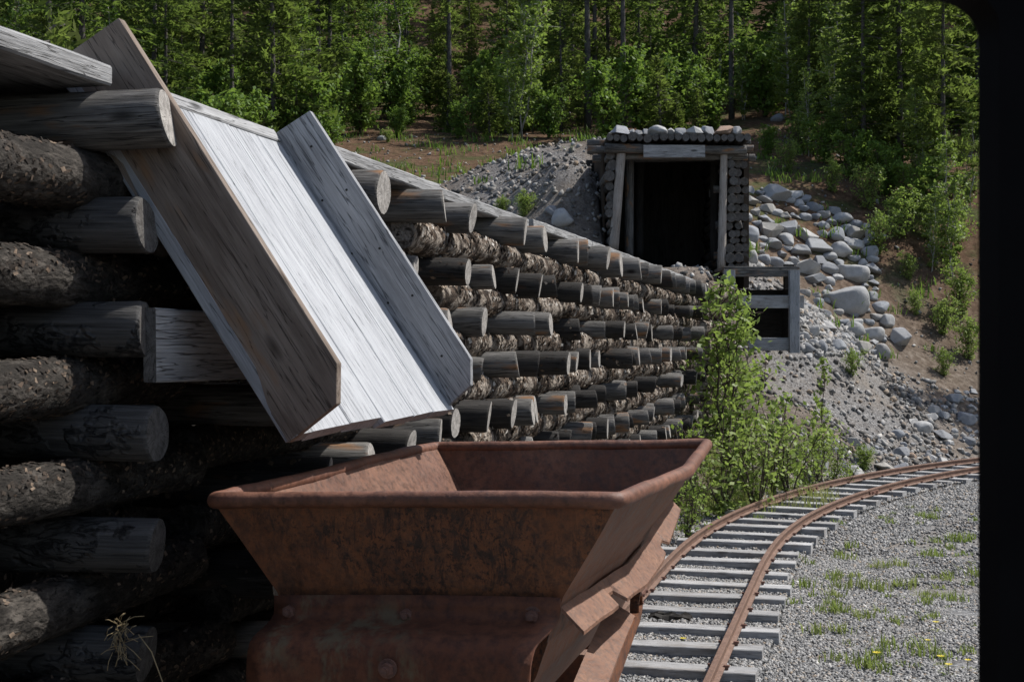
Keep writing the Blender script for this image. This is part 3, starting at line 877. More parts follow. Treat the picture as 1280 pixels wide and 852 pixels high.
# lower curved rocker bar with hooked end
pin, pout = [], []
for i in range(12):
    t = i / 11; u = 1.10 - 1.25 * t
    h = -.50 - .10 * t - .13 * t * t
    pin.append(LP(u, 1.125 + .02 * t, h)); pout.append(LP(u, 1.215 + .03 * t, h - .05))
link("rocker_bar", ledge("rocker_bar", pin, pout, .014, M_rust_pale), cart)
hk = MB(); hring = []
for i in range(26):                    # curled top, then a skirt under the bar
    t = i / 25
    if t < .45:
        a = math.pi * (1.25 - 1.3 * t / .45); cu, chh, th_ = 1.20 + .05 * math.cos(a), -.53 + .05 * math.sin(a), .012
    else:
        q = (t - .45) / .55; cu = 1.25 - 1.35 * q; tb = max(0, (1.10 - cu) / 1.25); chh, th_ = -.545 - .03 * q - .10 * tb - .13 * tb * tb, .03 + .05 * math.sin(math.pi * q)
    hring.append([ct(cu, v + .02 * max(0, t - .45), chh + e) for v, e in ((1.185, .0), (1.22, .0), (1.22, -th_), (1.185, -th_))])
hk.loft(hring, True)
link("hook_plate", hk.mesh("hook_plate", M_rust), cart)
# chassis, axles and wheels, low behind the apron
ch = MB()
tc = lambda y: np.interp(y, TP[:, 1], TP[:, 0])
def tk(u, lat, z):
    y = CFL.y + .97 * u - .15; x = float(tc(y)); return Vector((x, y, z)) + DD * lat
for lat in (-.30, .24):
    a, b = tk(-.12, lat, .5), tk(2.55, lat, .5)
    ch.loft([[p + DD * q + ZZ * z for (q, z) in ((0, 0), (.06, 0), (.06, .02), (.02, .02), (.02, .12), (.06, .12), (.06, .14), (0, .14))] for p in (a, b)])
link("chassis_channel", ch.mesh("chassis_channel", M_rust), cart)
for u in (.3, 2.1):
    sad = MB(); pr_ = [(-.34, .64), (-.30, .75), (-.18, .90), (.18, .90), (.30, .75), (.34, .64)]
    sad.loft([[tk(u, q, z) + WW * e for (q, z) in pr_] for e in (0, .05)])
    link("rocker_saddle", sad.mesh("rocker_saddle", M_rust_apron), cart)
wb = MB()
RW = .17
for (r, x) in (): pass
wprof = [(.05, -.06), (.06, -.06), (RW*.75, -.03), (RW*.8, -.055), (RW + .02, -.055), (RW + .022, -.035), (RW, -.028), (RW - .004, .045), (RW*.8, .045), (RW*.75, .015), (.06, .05), (.05, .05)]
ringsw = [[(xx, r * math.cos(2*math.pi*k/28), r * math.sin(2*math.pi*k/28)) for k in range(28)] for (r, xx) in wprof]
wb.loft(ringsw, True, smooth=False); wheel_me = wb.mesh("wheel", M_bolt)
for u in (.55, 1.85):
    axm = MB(); axm.tube([tk(u, -.5, .2 + RW), tk(u, .5, .2 + RW)], .03, 12)
    link("axle", axm.mesh("axle", M_bolt), cart)
    for s in (-1, 1):
        link("wheel", wheel_me, cart, None, frame(tk(u, s * GAU/2, .2 + RW), DD * s, WW, ZZ))
# angle strips and blotchy weld seam on the sloping side
# ------------------------------------------------------------------ railway track
track = thing("railway_track", Vector((0.5, 10, 0)), "narrow gauge railway track with rusty rails curving right past the log wall", "railway track")
rp = [(-.045,.105),(.045,.105),(.045,.113),(.010,.122),(.010,.165),(.021,.174),(.023,.192),(.018,.2),(-.018,.2),(-.023,.192),(-.021,.174),(-.010,.165),(-.010,.122),(-.045,.113)]
for s in (-1, 1):
    rb = MB(); rings = []
    for i in range(0, 420, 3):
        x, y, th = TP[i]; c, sn = math.cos(th), math.sin(th)
        rings.append([(x + c * (s*GAU/2 + q), y - sn * (s*GAU/2 + q), z) for (q, z) in rp])
    rb.loft(rings, True)
    rail = link("rail", rb.mesh("rail", M_rail), track)
    # fishplates at a joint
    for i0 in ((130 if s > 0 else 168), 262):
        fb = MB()
        for side in (-1, 1):
            rr = []
            for i in range(i0 - 2, i0 + 3):
                x, y, th = TP[i]; c, sn = math.cos(th), math.sin(th)
                rr.append([(x + c*(s*GAU/2 + side*q), y - sn*(s*GAU/2 + side*q), z) for (q, z) in ((.012,.126),(.03,.122),(.026,.165),(.012,.168))])
            fb.loft(rr, True)
            for i in (i0 - 1, i0 + 1):
                x, y, th = TP[i]; c, sn = math.cos(th), math.sin(th)
                o = Vector((x + c*(s*GAU/2 + side*.026), y - sn*(s*GAU/2 + side*.026), .146))
                fb.tube([o, o + Vector((c, -sn, 0)) * side * .022], .013, 6, smooth=False)
        link("fishplate", fb.mesh("fishplate", M_bolt), rail)
spike = MB(); spike.box((-.012,-.012,0),(.012,.012,.03)); spike.box((-.02,-.014,.018),(.02,.014,.032)); spike_me = spike.mesh("rail_spike", M_bolt)
tr_ = random.Random(4)
tie_me = [plank_mesh("sleeper", 1.5, .2, .14, M_tie, 8, .004, .006, 70 + i, M_tie, .012) for i in range(5)]
i0 = int(np.argmin(abs(TP[:, 1] - 9.9)))
k = i0 - 7 * 17
while k < 415:
    if k >= 0:
        x, y, th = TP[k]; a = th + tr_.uniform(-.02, .02); u = Vector((math.cos(a), -math.sin(a), 0)); v = Vector((math.sin(a), math.cos(a), 0))
        off = tr_.uniform(-.05, .05)
        o = Vector((x, y, .1 + tr_.uniform(-.006, .004))) - u * (.75 + off)
        tie = link("sleeper", tie_me[tr_.randrange(5)], track, None, frame(o, (u + ZZ * tr_.uniform(-.008, .008)).normalized(), v, (ZZ + v * tr_.uniform(-.03, .03)).normalized()))
        if 90 < k < 330:
            for s in (-1, 1):
                for q in (-.055, .055):
                    p = Vector((.75 + off + s*GAU/2 + q, tr_.uniform(-.05, .05), 0))
                    so_ = bpy.data.objects.new("rail_spike", spike_me); COL.objects.link(so_); so_.parent = tie; so_.location = p
    k += 7

# ------------------------------------------------------------------ mine portal
def postmesh(name, p, q, r0, r1, mat, seed, em=None, ring=14, segs=10, amp=.06):
    L = (Vector(q) - Vector(p)).length
    me = log_mesh(name, L, r0, r1, [mat, em or M_end], seed, ring, segs, amp)
    ax = (Vector(p) - Vector(q)).normalized()
    y = ax.cross(Vector((0.3, 1, .2))).normalized()
    return me, frame(p, ax, y, ax.cross(y))
portal = thing("mine_portal", Vector((3.04, PY, 3.7)), "dark timber framed mine entrance with stones laid on its log roof", "mine entrance")
def P(px, py, Z=PY): return un(px, py, Z)
def post(name, p, q, r0, r1, mat, seed, **kw):
    me, M = postmesh(name, p, q, r0, r1, mat, seed, **kw); return link(name, me, portal, None, M)
post("post", P(777, 186), P(767, 312), .085, .095, M_post, 201)
post("post", P(905, 186), P(902, 336), .07, .08, M_post, 202)
post("post", P(787, 200, 27.6), P(786, 322, 27.6), .085, .09, M_header, 203)
post("post", P(800, 203, 28.6), P(799, 322, 28.6), .085, .09, M_charred, 204)
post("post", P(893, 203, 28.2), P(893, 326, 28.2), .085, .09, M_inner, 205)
post("lintel_log", P(933, 188, 26.93), P(756, 185, 26.93), .085, .095, M_header, 206, em=M_end)
post("lintel_log", P(934, 196, 27.12), P(758, 195, 27.12), .07, .075, M_header, 207)
me = plank_mesh("blank_board", 1.16, .235, .035, M_deck, 8, .003, .004, 33)
link("blank_board", me, portal, None, frame(P(804.5, 189, 26.80), Vector((1,0,0)), ZZ, Vector((0,-1,0))))
pr = random.Random(21)
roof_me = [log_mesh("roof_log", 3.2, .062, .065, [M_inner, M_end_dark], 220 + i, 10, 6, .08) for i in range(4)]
x = P(757, 176).x
while x < P(928, 176).x:
    r = pr.uniform(.062, .085)
    link("roof_log", roof_me[pr.randrange(4)], portal, None, frame(Vector((x + r, PY - .22 + pr.uniform(-.08, .05), P(0, 174).z + pr.uniform(-.015, .02))), Vector((0,-1,-.0)), Vector((1,0,0)) * r/.062, Vector((0,0,1)) * r/.062 * 1.0))
    x += 2 * r * .97
sidel = [log_mesh("side_log", 3.4, .085, .09, [M_header if i % 2 else M_charred, M_end_dark], 230 + i, 12, 6, .07) for i in range(4)]
crossl = [log_mesh("cross_log", .5, .07, .075, [M_header, M_end_dark], 240 + i, 12, 5, .08) for i in range(3)]
for s, x0 in ((-1, P(764, 0).x), (1, P(914, 0).x)):
    z = 3.68; i = 0
    while z < P(0, 196).z:
        r = pr.uniform(.06, .115)
        link("side_log", sidel[pr.randrange(4)], portal, None, frame(Vector((x0 + pr.uniform(-.04,.04), PY + .02 + pr.uniform(-.12, .06), z + r)), Vector((0,-1,0)), Vector((1,0,0)) * r/.087, Vector((0,0,1)) * r/.087))
        if s > 0 and i % 4 == 1:
            for yy in (.45, 1.3):
                ax = Vector((1, -.12, .02)).normalized(); yv = ZZ.cross(ax).normalized()
                link("cross_log", crossl[pr.randrange(3)], portal, None, frame(Vector((x0 + .28 + pr.uniform(-.08, .12), PY + yy, z + 1.9*r)), ax, yv, ax.cross(yv)))
        if s > 0:
            for q in (1, 2):
                if z < 3.68 + 2.3 - .1 * q and pr.random() < .93:
                    link("wing_log", crossl[pr.randrange(3)], portal, None, frame(Vector((x0 + .175 * q + pr.uniform(-.02, .02), PY + .28 * q + pr.uniform(-.06, .06), z + r + .03 * q)), Vector((0,-1,0)), Vector((1,0,0)) * r/.075, Vector((0,0,1)) * r/.075))
        z += 1.92 * r; i += 1
for i, (px_, py_, y_) in enumerate(((941, 186, 27.5), (938, 178, 27.9), (944, 197, 28.0))):
    ax = Vector((1, -.05, 0)).normalized(); yv = ZZ.cross(ax)
    link("roof_beam", log_mesh("roof_beam", 3.2, .075, .08, [M_header, M_end], 250 + i, 12, 6, .06), portal, None, frame(P(px_, py_, y_), ax, yv, ax.cross(yv)))
x = PX0 - .3; i = 0
while x < PX1 + .3:
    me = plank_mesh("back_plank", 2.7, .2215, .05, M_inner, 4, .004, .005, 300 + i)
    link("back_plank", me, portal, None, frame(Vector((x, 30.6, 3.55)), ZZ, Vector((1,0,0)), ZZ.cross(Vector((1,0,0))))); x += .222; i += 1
re = MB(); re.box((PX0 - .12, PY + .35, P(0, 174).z + .02), (PX1 + .38, 31.0, P(0, 174).z + .16)); re.box((PX0 - .2, 30.75, 3.4), (PX1 + .5, 31.0, P(0, 174).z + .02))
re.box((PX0 - .24, PY + .6, 3.4), (PX0 - .2, 30.74, P(0, 174).z + .01)); re.box((PX1 + .42, PY + .6, 3.4), (PX1 + .52, 30.74, P(0, 174).z + .01))
M_earth = plain("packed_earth", (.06,.047,.036), .95, .05)
link("roof_light_block", re.mesh("roof_light_block", M_earth), portal)["kind"] = "stuff"  # earth slab, back and sides added to keep light out of the adit
# rocks are made further down with everything else that is stone

# small timber crib below the portal landing
crib = thing("timber_crib", Vector((4.6, 25.6, 1.9)), "small open grey timber crib of squared beams below the mine entrance", "timber crib")
def beam(name, px0, px1, pyc, wpx, Z, t, mat, par, seed):
    a, b = un(px0, pyc, Z), un(px1, pyc, Z); hgt = wpx * Z / F
    me = plank_mesh(name, (b - a).length, hgt, t, mat, 8, .004, .006, seed, mat)
    return link(name, me, par, None, frame(a + Vector((0, 0, 0)), Vector((1,0,0)), ZZ, Vector((0,-1,0))))
ZC = 25.6
beam("top_beam", 905, 998, 341, 9, ZC - .02, .16, M_header, crib, 1)
beam("rail_board", 907, 1005, 377, 16, ZC - .10, .06, M_tie, crib, 2)
beam("rail_board", 905, 997, 430, 16, ZC - .08, .07, M_side, crib, 3)
me = plank_mesh("corner_post", 103 * ZC / F, .18, .16, M_side, 6, .004, .006, 4)
link("corner_post", me, crib, None, frame(un(991.5, 441, ZC), ZZ, Vector((1,0,0)), ZZ.cross(Vector((1,0,0)))))
link("corner_post", me, crib, None, frame(un(911, 441, ZC), ZZ, Vector((1,0,0)), ZZ.cross(Vector((1,0,0)))))
me = plank_mesh("rear_post", 103 * ZC / F, .18, .16, M_inner, 6, .004, .006, 5)
link("rear_post", me, crib, None, frame(un(985, 430, ZC + 1.0), ZZ, Vector((1,0,0)), ZZ.cross(Vector((1,0,0)))))
for i in range(5):
    me = plank_mesh("landing_plank", 1.36, .23, .05, M_header, 6, .004, .006, 20 + i)
    link("landing_plank", me, crib, None, frame(Vector((un(905, 0, ZC).x, ZC + .0 + .12 + i * .24, un(0, 336, ZC).z + .045)), Vector((1,0,0)), Vector((0,1,0)), ZZ))

for i in range(5):  # dark boards added so the crib's inside reads as shade
    me = plank_mesh("rear_shade_plank", 1.33, .26, .05, M_inner, 6, .004, .006, 26 + i)
    link("rear_shade_plank", me, crib, None, frame(Vector((un(905, 0, ZC).x, ZC + 1.0, 2.2 + .13 + i * .215)), Vector((1,0,0)), ZZ, Vector((0,-1,0))))
    me = plank_mesh("side_shade_plank", .92, .26, .05, M_inner, 6, .004, .006, 36 + i)
    for px in (906, 994):
        link("side_shade_plank", me, crib, None, frame(Vector((un(px, 0, ZC).x, ZC + .17, 2.2 + .13 + i * .215)), Vector((0,1,0)), ZZ, Vector((1,0,0))))
# ------------------------------------------------------------------ rocks
def rock_mesh(seed, sub=3, flat=.7, facets=9, rounded=.35):
    rnd = random.Random(seed); bm = bmesh.new()
    bmesh.ops.create_icosphere(bm, subdivisions=sub, radius=1)
    pl = []
    for i in range(facets):
        n = Vector((rnd.gauss(0,1), rnd.gauss(0,1), rnd.gauss(0,1))).normalized(); pl.append((n, rnd.uniform(.62, .95) if rounded > .3 else rnd.uniform(.42, .86)))
    ex = (rnd.uniform(.85, 1.25), rnd.uniform(.75, 1.0), rnd.uniform(.55, .85) * flat / .7)
    for v in bm.verts:
        p = v.co.copy()
        for n, d in pl:
            e = p.dot(n) - d
            if e > 0: p -= n * e * (1 - rounded)
        p *= 1 + .06 * noise.noise(p * 1.7 + Vector((seed, 0, 0))) + .025 * noise.noise(p * 5 + Vector((0, seed, 0)))
        v.co = Vector((p.x * ex[0], p.y * ex[1], p.z * ex[2]))
    me = bpy.data.meshes.new("rock"); bm.to_mesh(me); bm.free()
    me.polygons.foreach_set("use_smooth", np.ones(len(me.polygons), dtype=bool))
    return me
def hull_rock(seed, n=15, flat=.68, bev=.11):
    rnd = random.Random(seed); bm = bmesh.new()
    ex = (rnd.uniform(.9, 1.25), rnd.uniform(.75, 1.0), rnd.uniform(.6, .9) * flat / .7)
    for i in range(n):
        p = Vector((rnd.gauss(0,1), rnd.gauss(0,1), rnd.gauss(0,1))).normalized() * rnd.uniform(.82, 1.0)
        bm.verts.new((p.x * ex[0], p.y * ex[1], p.z * ex[2]))
    bmesh.ops.convex_hull(bm, input=list(bm.verts))
    loose = [v for v in bm.verts if not v.link_faces]
    bmesh.ops.delete(bm, geom=loose, context='VERTS')
    bmesh.ops.dissolve_limit(bm, angle_limit=.28, verts=list(bm.verts), edges=list(bm.edges))
    bmesh.ops.bevel(bm, geom=list(bm.edges), offset=bev, segments=2, affect='EDGES', profile=.5, clamp_overlap=True)
    bmesh.ops.triangulate(bm, faces=[f for f in bm.faces if len(f.verts) > 4])
    bmesh.ops.subdivide_edges(bm, edges=[e for e in bm.edges if e.calc_length() > .3], cuts=1)
    for v in bm.verts: v.co += v.co.normalized() * (.035 * noise.noise(v.co * 2.4 + Vector((seed, 1, 0))) + .02 * noise.noise(v.co * 6 + Vector((1, seed, 0))))
    bmesh.ops.recalc_face_normals(bm, faces=bm.faces)
    me = bpy.data.meshes.new("rock"); bm.to_mesh(me); bm.free()
    return me
ROUND = [rock_mesh(400 + i, 4, .75, 9, .22) for i in range(6)]
ANG = [hull_rock(430 + i, 13 + i % 4, .68, .07 + .03 * (i % 3)) for i in range(10)]
for m in ROUND: m.materials.append(M_rock_big)
for m in ANG: m.materials.append(M_rock)
rk = random.Random(31)
def rock(px, py, wpx, hpx=None, kind='a', label=None, group=None, sink=.25, loc=None, name="rock", cat="rock"):
    """stone whose picture is about wpx wide, resting on the terrain under (px, py)"""
    p = loc if loc is not None else hit(px, py + (hpx or wpx) * .30)
    if p is None: return None
    s = wpx * p.y / F / 2
    me = (ROUND if kind == 'r' else ANG)[rk.randrange(6 if kind == 'r' else 10)]
    o = bpy.data.objects.new(name, me); COL.objects.link(o)
    d = me.vertices
    ext = max(abs(v.co.x) for v in d); exz = max(abs(v.co.z) for v in d)
    sx = s / ext; sz = sx if hpx is None else (hpx * p.y / F / 2) / exz
    o.scale = (sx, sx * rk.uniform(.9, 1.1), sz)
    o.rotation_euler = (rk.uniform(-.25, .25), rk.uniform(-.25, .25), rk.choice([0, math.pi]) + rk.uniform(-.5, .5))
    o.location = p + Vector((0, s * .2, sz * exz * (1 - 2 * sink) * .9))
    o.rotation_euler.x += 0
    return tag(o, label, cat, group)
big = [
 (935, 321, 34, 25, 'r', "pale rounded white boulder right beside the mine entrance post"),
 (1060, 373, 62, 48, 'r', "largest rounded grey boulder in the middle of the rock pile"),
 (975, 397, 46, 44, 'r', "smooth tan boulder behind the corner post of the timber crib"),
 (1123, 421, 35, 27, 'a', "squarish grey boulder lowest on the right edge of the pile"),
 (1108, 401, 25, 20, 'r', "small rounded bluish boulder above the squarish grey boulder"),
 (1102, 384, 25, 17, 'r', "flat bluish boulder at the upper right end of the pile"),
 (1068, 413, 28, 24, 'r', "dark grey boulder below the largest boulder"),
 (1076, 434, 30, 18, 'a', "white angular stone at the foot of the rock pile"),
 (1104, 440, 25, 24, 'r', "pale egg shaped stone at the top of the gravel slope"),
 (1010, 334, 42, 28, 'a', "broad pale boulder right of the timber crib top beam"),
 (1038, 336, 24, 20, 'r', "round grey stone between the two broad pale boulders"),
 (1068, 340, 44, 30, 'r', "broad smooth boulder above the largest boulder"),
 (964, 288, 36, 24, 'a', "pale angular slab in the upper part of the rock pile"),
 (1044, 292, 26, 20, 'r', "dark blue grey round stone high in the rock pile"),
 (1070, 291, 28, 22, 'a', "light square block at the upper right of the rock pile"),
 (1019, 349, 34, 14, 'a', "flat brownish slab beside the crib corner post"),
 (1030, 267, 18, 14, 'r', "small pale stone at the top of the rock pile"),
 (1016, 415, 20, 14, 'a', "small white stone just right of the crib corner post"),
 (968, 305, 30, 18, 'a', "grey flat stone below the pale angular slab"),
 (1000, 314, 30, 16, 'a', "reddish brown flat stone in the rock pile"),
 (1028, 434, 22, 20, 'r', "small round stone left of the white angular stone"),
 (1010, 436, 20, 16, 'r', "rounded grey stone under the crib lower board end"),
 (1002, 562, 26, 26, 'a', "pale upright rock behind the willow bush by the rail"),
 (1017, 558, 24, 20, 'a', "second pale rock by the rail, right of the upright one"),
]
for (px, py, w_, h_, kd, lb) in big: rock(px, py, w_, h_, kd, lb, None, .22, name="boulder", cat="boulder")
# the pile between and above the named stones
def inside(poly, x, y):
    c = False; n = len(poly)
    for i in range(n):
        x0, y0 = poly[i]; x1, y1 = poly[i-1]
        if (y0 > y) != (y1 > y) and x < (x1 - x0) * (y - y0) / (y1 - y0) + x0: c = not c
    return c
pileA = [(925, 234), (985, 236), (1042, 262), (1095, 288), (1095, 345), (1020, 352), (1004, 333), (925, 330)]
pileB = [(1005, 345), (1090, 345), (1115, 440), (1000, 445)]
pileC = [(1165, 500), (1221, 480), (1221, 574), (1100, 585), (1010, 600), (985, 560), (1060, 545), (1130, 535)]
taken = [(b[0], b[1], b[2] / 2) for b in big]
def fill(poly, n, smin, smax, labelf, group, kind=.25, gap=.62, sink=.36):
    xs_ = [p[0] for p in poly]; ys_ = [p[1] for p in poly]; done = 0
    for _ in range(n * 40):
        if done >= n: break
        x, y = rk.uniform(min(xs_), max(xs_)), rk.uniform(min(ys_), max(ys_))
        if not inside(poly, x, y): continue
        t_ = done / n
        s = (smin + (smax - smin) * rk.random() ** 1.6) * (1.25 - .5 * t_)
        if any((x - a)**2 + ((y - b) * 1.35)**2 < (gap * (s/2 + c))**2 for a, b, c in taken): continue
        taken.append((x, y, s/2)); rd_ = rk.random() < kind
        if rock(x, y, s, s * rk.uniform(.55, .8), 'r' if rd_ else 'a', labelf(x, y, s, rd_), group, sink): done += 1
def sz_(s): return "large" if s > 20 else "middling" if s > 14 else "small"
def sh_(rd): return "rounded" if rd else "angular"
def labA(x, y, s, rd):
    row = "at the top" if y < 268 else "half way up" if y < 298 else "low"
    side = "by the mine post" if x < 965 else "in its middle" if x < 1025 else "towards the bushy bank"
    return f"{sz_(s)} {sh_(rd)} stone {row} in the pile, {side}"
def labB(x, y, s, rd):
    row = "above" if y < 375 else "beside" if y < 410 else "below"
    side = "on the crib's side" if x < 1055 else "on the bank's side"
    return f"{sz_(s)} {sh_(rd)} stone {row} the biggest grey boulder, {side}"
def labC(x, y, s, rd):
    side = "behind the willow thicket" if x < 1060 else "mid curve" if x < 1150 else "next to the window post"
    row = "high on the gravel" if y < 530 else "mid gravel slope" if y < 558 else "down beside the rail"
    return f"{sz_(s)} {sh_(rd)} rock {row}, {side}"
fill(pileA, 115, 15, 42, labA, "stones of the rock pile beside the mine entrance", .5)
fill(pileB, 40, 12, 32, labB, "stones among the big boulders", .6)
fill(pileC, 90, 8, 28, labC, "rocks along the outside of the curved track", .08)
# stones on the portal roof
x = 763
while x < 924:
    w_ = rk.choice([10, 12, 14, 18, 22, 25]) * rk.uniform(.9, 1.1); 
    p = un(x + w_/2, 168.5, PY + rk.uniform(-.05, .25))
    rock(0, 0, w_, min(w_ * .8, 15), 'a' if rk.random() < .7 else 'r', ("big pale stone" if w_ > 19 else "small pale stone" if w_ < 13 else "pale stone") + (" on the left part" if x < 820 else " on the middle part" if x < 870 else " on the right part") + " of the mine entrance roof edge", "stones on the mine entrance roof", .18, p, "roof_stone", "stone")
    x += w_ * .78
for i in range(16):
    p = Vector((rk.uniform(PX0 - .1, PX1 + .3), PY + rk.uniform(.4, 2.4), un(0, 168.5, PY).z))
    rock(0, 0, 21 if p.y > PY + 1.6 else 16 if p.y > PY + .9 else 12, None, 'a', ("large" if p.y > PY + 1.6 else "middling" if p.y > PY + .9 else "small") + " pale stone " + ("far back" if p.y > PY + 1.4 else "just behind the front row") + " on the mine roof's " + ("left half" if p.x < 3.05 else "right half"), "stones further back on the mine entrance roof", .18, p, "roof_stone", "stone")
for (px, py, w_, lb) in ((705, 268, 34, "low grey boulder at the right foot of the gravel mound"), (479, 171, 16, "single grey rock lying on the brown forest slope"), (690, 262, 18, "small dark stone beside the low boulder of the gravel mound"), (1165, 305, 14, "lone pale stone on the dark bank right of the pile"), (555, 135, 20, "mossy boulder at the forest edge above the wall"), (707, 142, 16, "half hidden rock at the forest edge behind the mine roof"), (975, 144, 22, "grey rock in the undergrowth right of the mine roof")):
    rock(px, py, w_, None, 'r', lb, None, .35, name="boulder", cat="boulder")

# ------------------------------------------------------------------ loose stones and gravel (joined: nobody could count them)
ICO = bmesh.new(); bmesh.ops.create_icosphere(ICO, subdivisions=1, radius=1)
ICO.verts.ensure_lookup_table()
IV = np.array([v.co[:] for v in ICO.verts], np.float32); ICO.free()
CUBE = np.array([(x, y, z) for x in (-1, 1) for y in (-1, 1) for z in (-1, 1)], np.float32)
CF = np.array([(0,1,3,2),(4,6,7,5),(0,4,5,1),(2,3,7,6),(0,2,6,4),(1,5,7,3)], np.int32)
def stones(name, P3, R, mat, label_none=None, flat=.7):
    n = len(P3)
    V = np.repeat(CUBE[None], n, 0) * NP.uniform(.42, .95, (n, 8, 3)).astype(np.float32)
    S = np.stack([R * NP.uniform(.8, 1.4, n), R * NP.uniform(.6, 1.0, n), R * NP.uniform(.45, .95, n) * flat / .7], 1).astype(np.float32)
    V *= S[:, None]
    # random rotation
    q = NP.normal(size=(n, 4)); q /= np.linalg.norm(q, axis=1)[:, None]; a, b, c, d = q.T
    Rm = np.stack([np.stack([1-2*(c*c+d*d), 2*(b*c-d*a), 2*(b*d+c*a)], 1), np.stack([2*(b*c+d*a), 1-2*(b*b+d*d), 2*(c*d-b*a)], 1), np.stack([2*(b*d-c*a), 2*(c*d+b*a), 1-2*(b*b+c*c)], 1)], 1)
    V = np.einsum('nij,nkj->nki', Rm, V) + P3[:, None]
    Fc = (CF[None] + (np.arange(n) * 8)[:, None, None]).reshape(-1, 4)
    tone = np.repeat(NP.random(n), 8)
    me = np_mesh(name, V.reshape(-1, 3), Fc, [mat], attr=tone)
    return tag(link(name, me), kind="stuff")
def in_view(x, y, z, mg=20):
    px = 640 + F * x / y; py = CY - F * (z - CZ) / y
    return (px > -mg) & (px < 1228 + mg) & (py > -mg) & (py < 852 + mg)
def scatter(n, xr, yr, cond):
    x = NP.uniform(*xr, n); y = yr[0] + (yr[1] - yr[0]) * NP.random(n)
    z = height(x, y); m = cond(x, y, z) & in_view(x, y, z)
    return np.stack([x[m], y[m], z[m]], 1)
def cond_ballast(x, y, z):
    d = left_dist(x, y); t = vnoise(x * .55, y * .55, 21)
    return (d < .9) & (NP.random(len(x)) < np.where(d < -2.3, np.where(t > .5, .25, .95), 1.0)) & ((640 + F * x / y) > 760)
pa = scatter(210000, (.3, 8.5), (9.2, 15.5), cond_ballast)
pb = scatter(120000, (1.2, 13), (15.5, 27.5), cond_ballast)
Pg = np.concatenate([pa, pb]); Rg = np.concatenate([NP.uniform(.006, .018, len(pa)), NP.uniform(.010, .024, len(pb))])
Pg[:, 2] += Rg * .3 + (.015 + .035 * vnoise(Pg[:, 0] * 2.5, Pg[:, 1] * 2.5, 44)) * (np.abs(left_dist(Pg[:, 0], Pg[:, 1]) + GAU/2) < .75)
stones("gravel", Pg, Rg, M_gravel)
def cond_bank(x, y, z):
    d = left_dist(x, y)
    return (d > .5) & (d < 7.5) & (x > 3.0) & (NP.random(len(x)) < .35 + .6 * vnoise(x * 1.1, y * 1.1, 33)) & (NP.random(len(x)) < np.where(x > 8.6, .35, 1)) & (NP.random(len(x)) < np.where((d > 1.6) & (x < 7.6), .4, 1))
pc = scatter(42000, (2.8, 13), (20, 31), cond_bank)
rc = .009 + .075 * NP.random(len(pc)) ** 4.5
pd = scatter(34000, (-3.2, 2.6), (25.5, 33.5), lambda x, y, z: NP.random(len(x)) < np.exp(-(((x - .4)/1.9)**2 + ((y - 29.6)/2.6)**2)) * .3)
rd = .008 + .075 * NP.random(len(pd)) ** 6
pe = scatter(5000, (-12, 16), (28, 46), lambda x, y, z: (y - .1 * x > 30) & (NP.random(len(x)) < .5))
re_ = .02 + .05 * NP.random(len(pe)) ** 3
pf = scatter(16000, (4.15, 8.6), (25, 31.5), lambda x, y, z: np.array([inside([(922, 236), (985, 234), (1045, 260), (1100, 292), (1112, 440), (1000, 448), (1002, 345), (925, 335)], 640 + F*a/b, CY - F*(c - CZ)/b) for a, b, c in zip(x, y, z)]))
rf = .02 + .075 * NP.random(len(pf)) ** 2.5
pf[:, 2] += rf * .2; stones("pile_rubble", pf, rf, M_gravel)
for nm, p_, r_ in (("bank_rubble", pc, rc), ("mound_rubble", pd, rd), ("slope_rubble", pe, re_)):
    p_[:, 2] += r_ * .25; stones(nm, p_, r_, M_rubble)

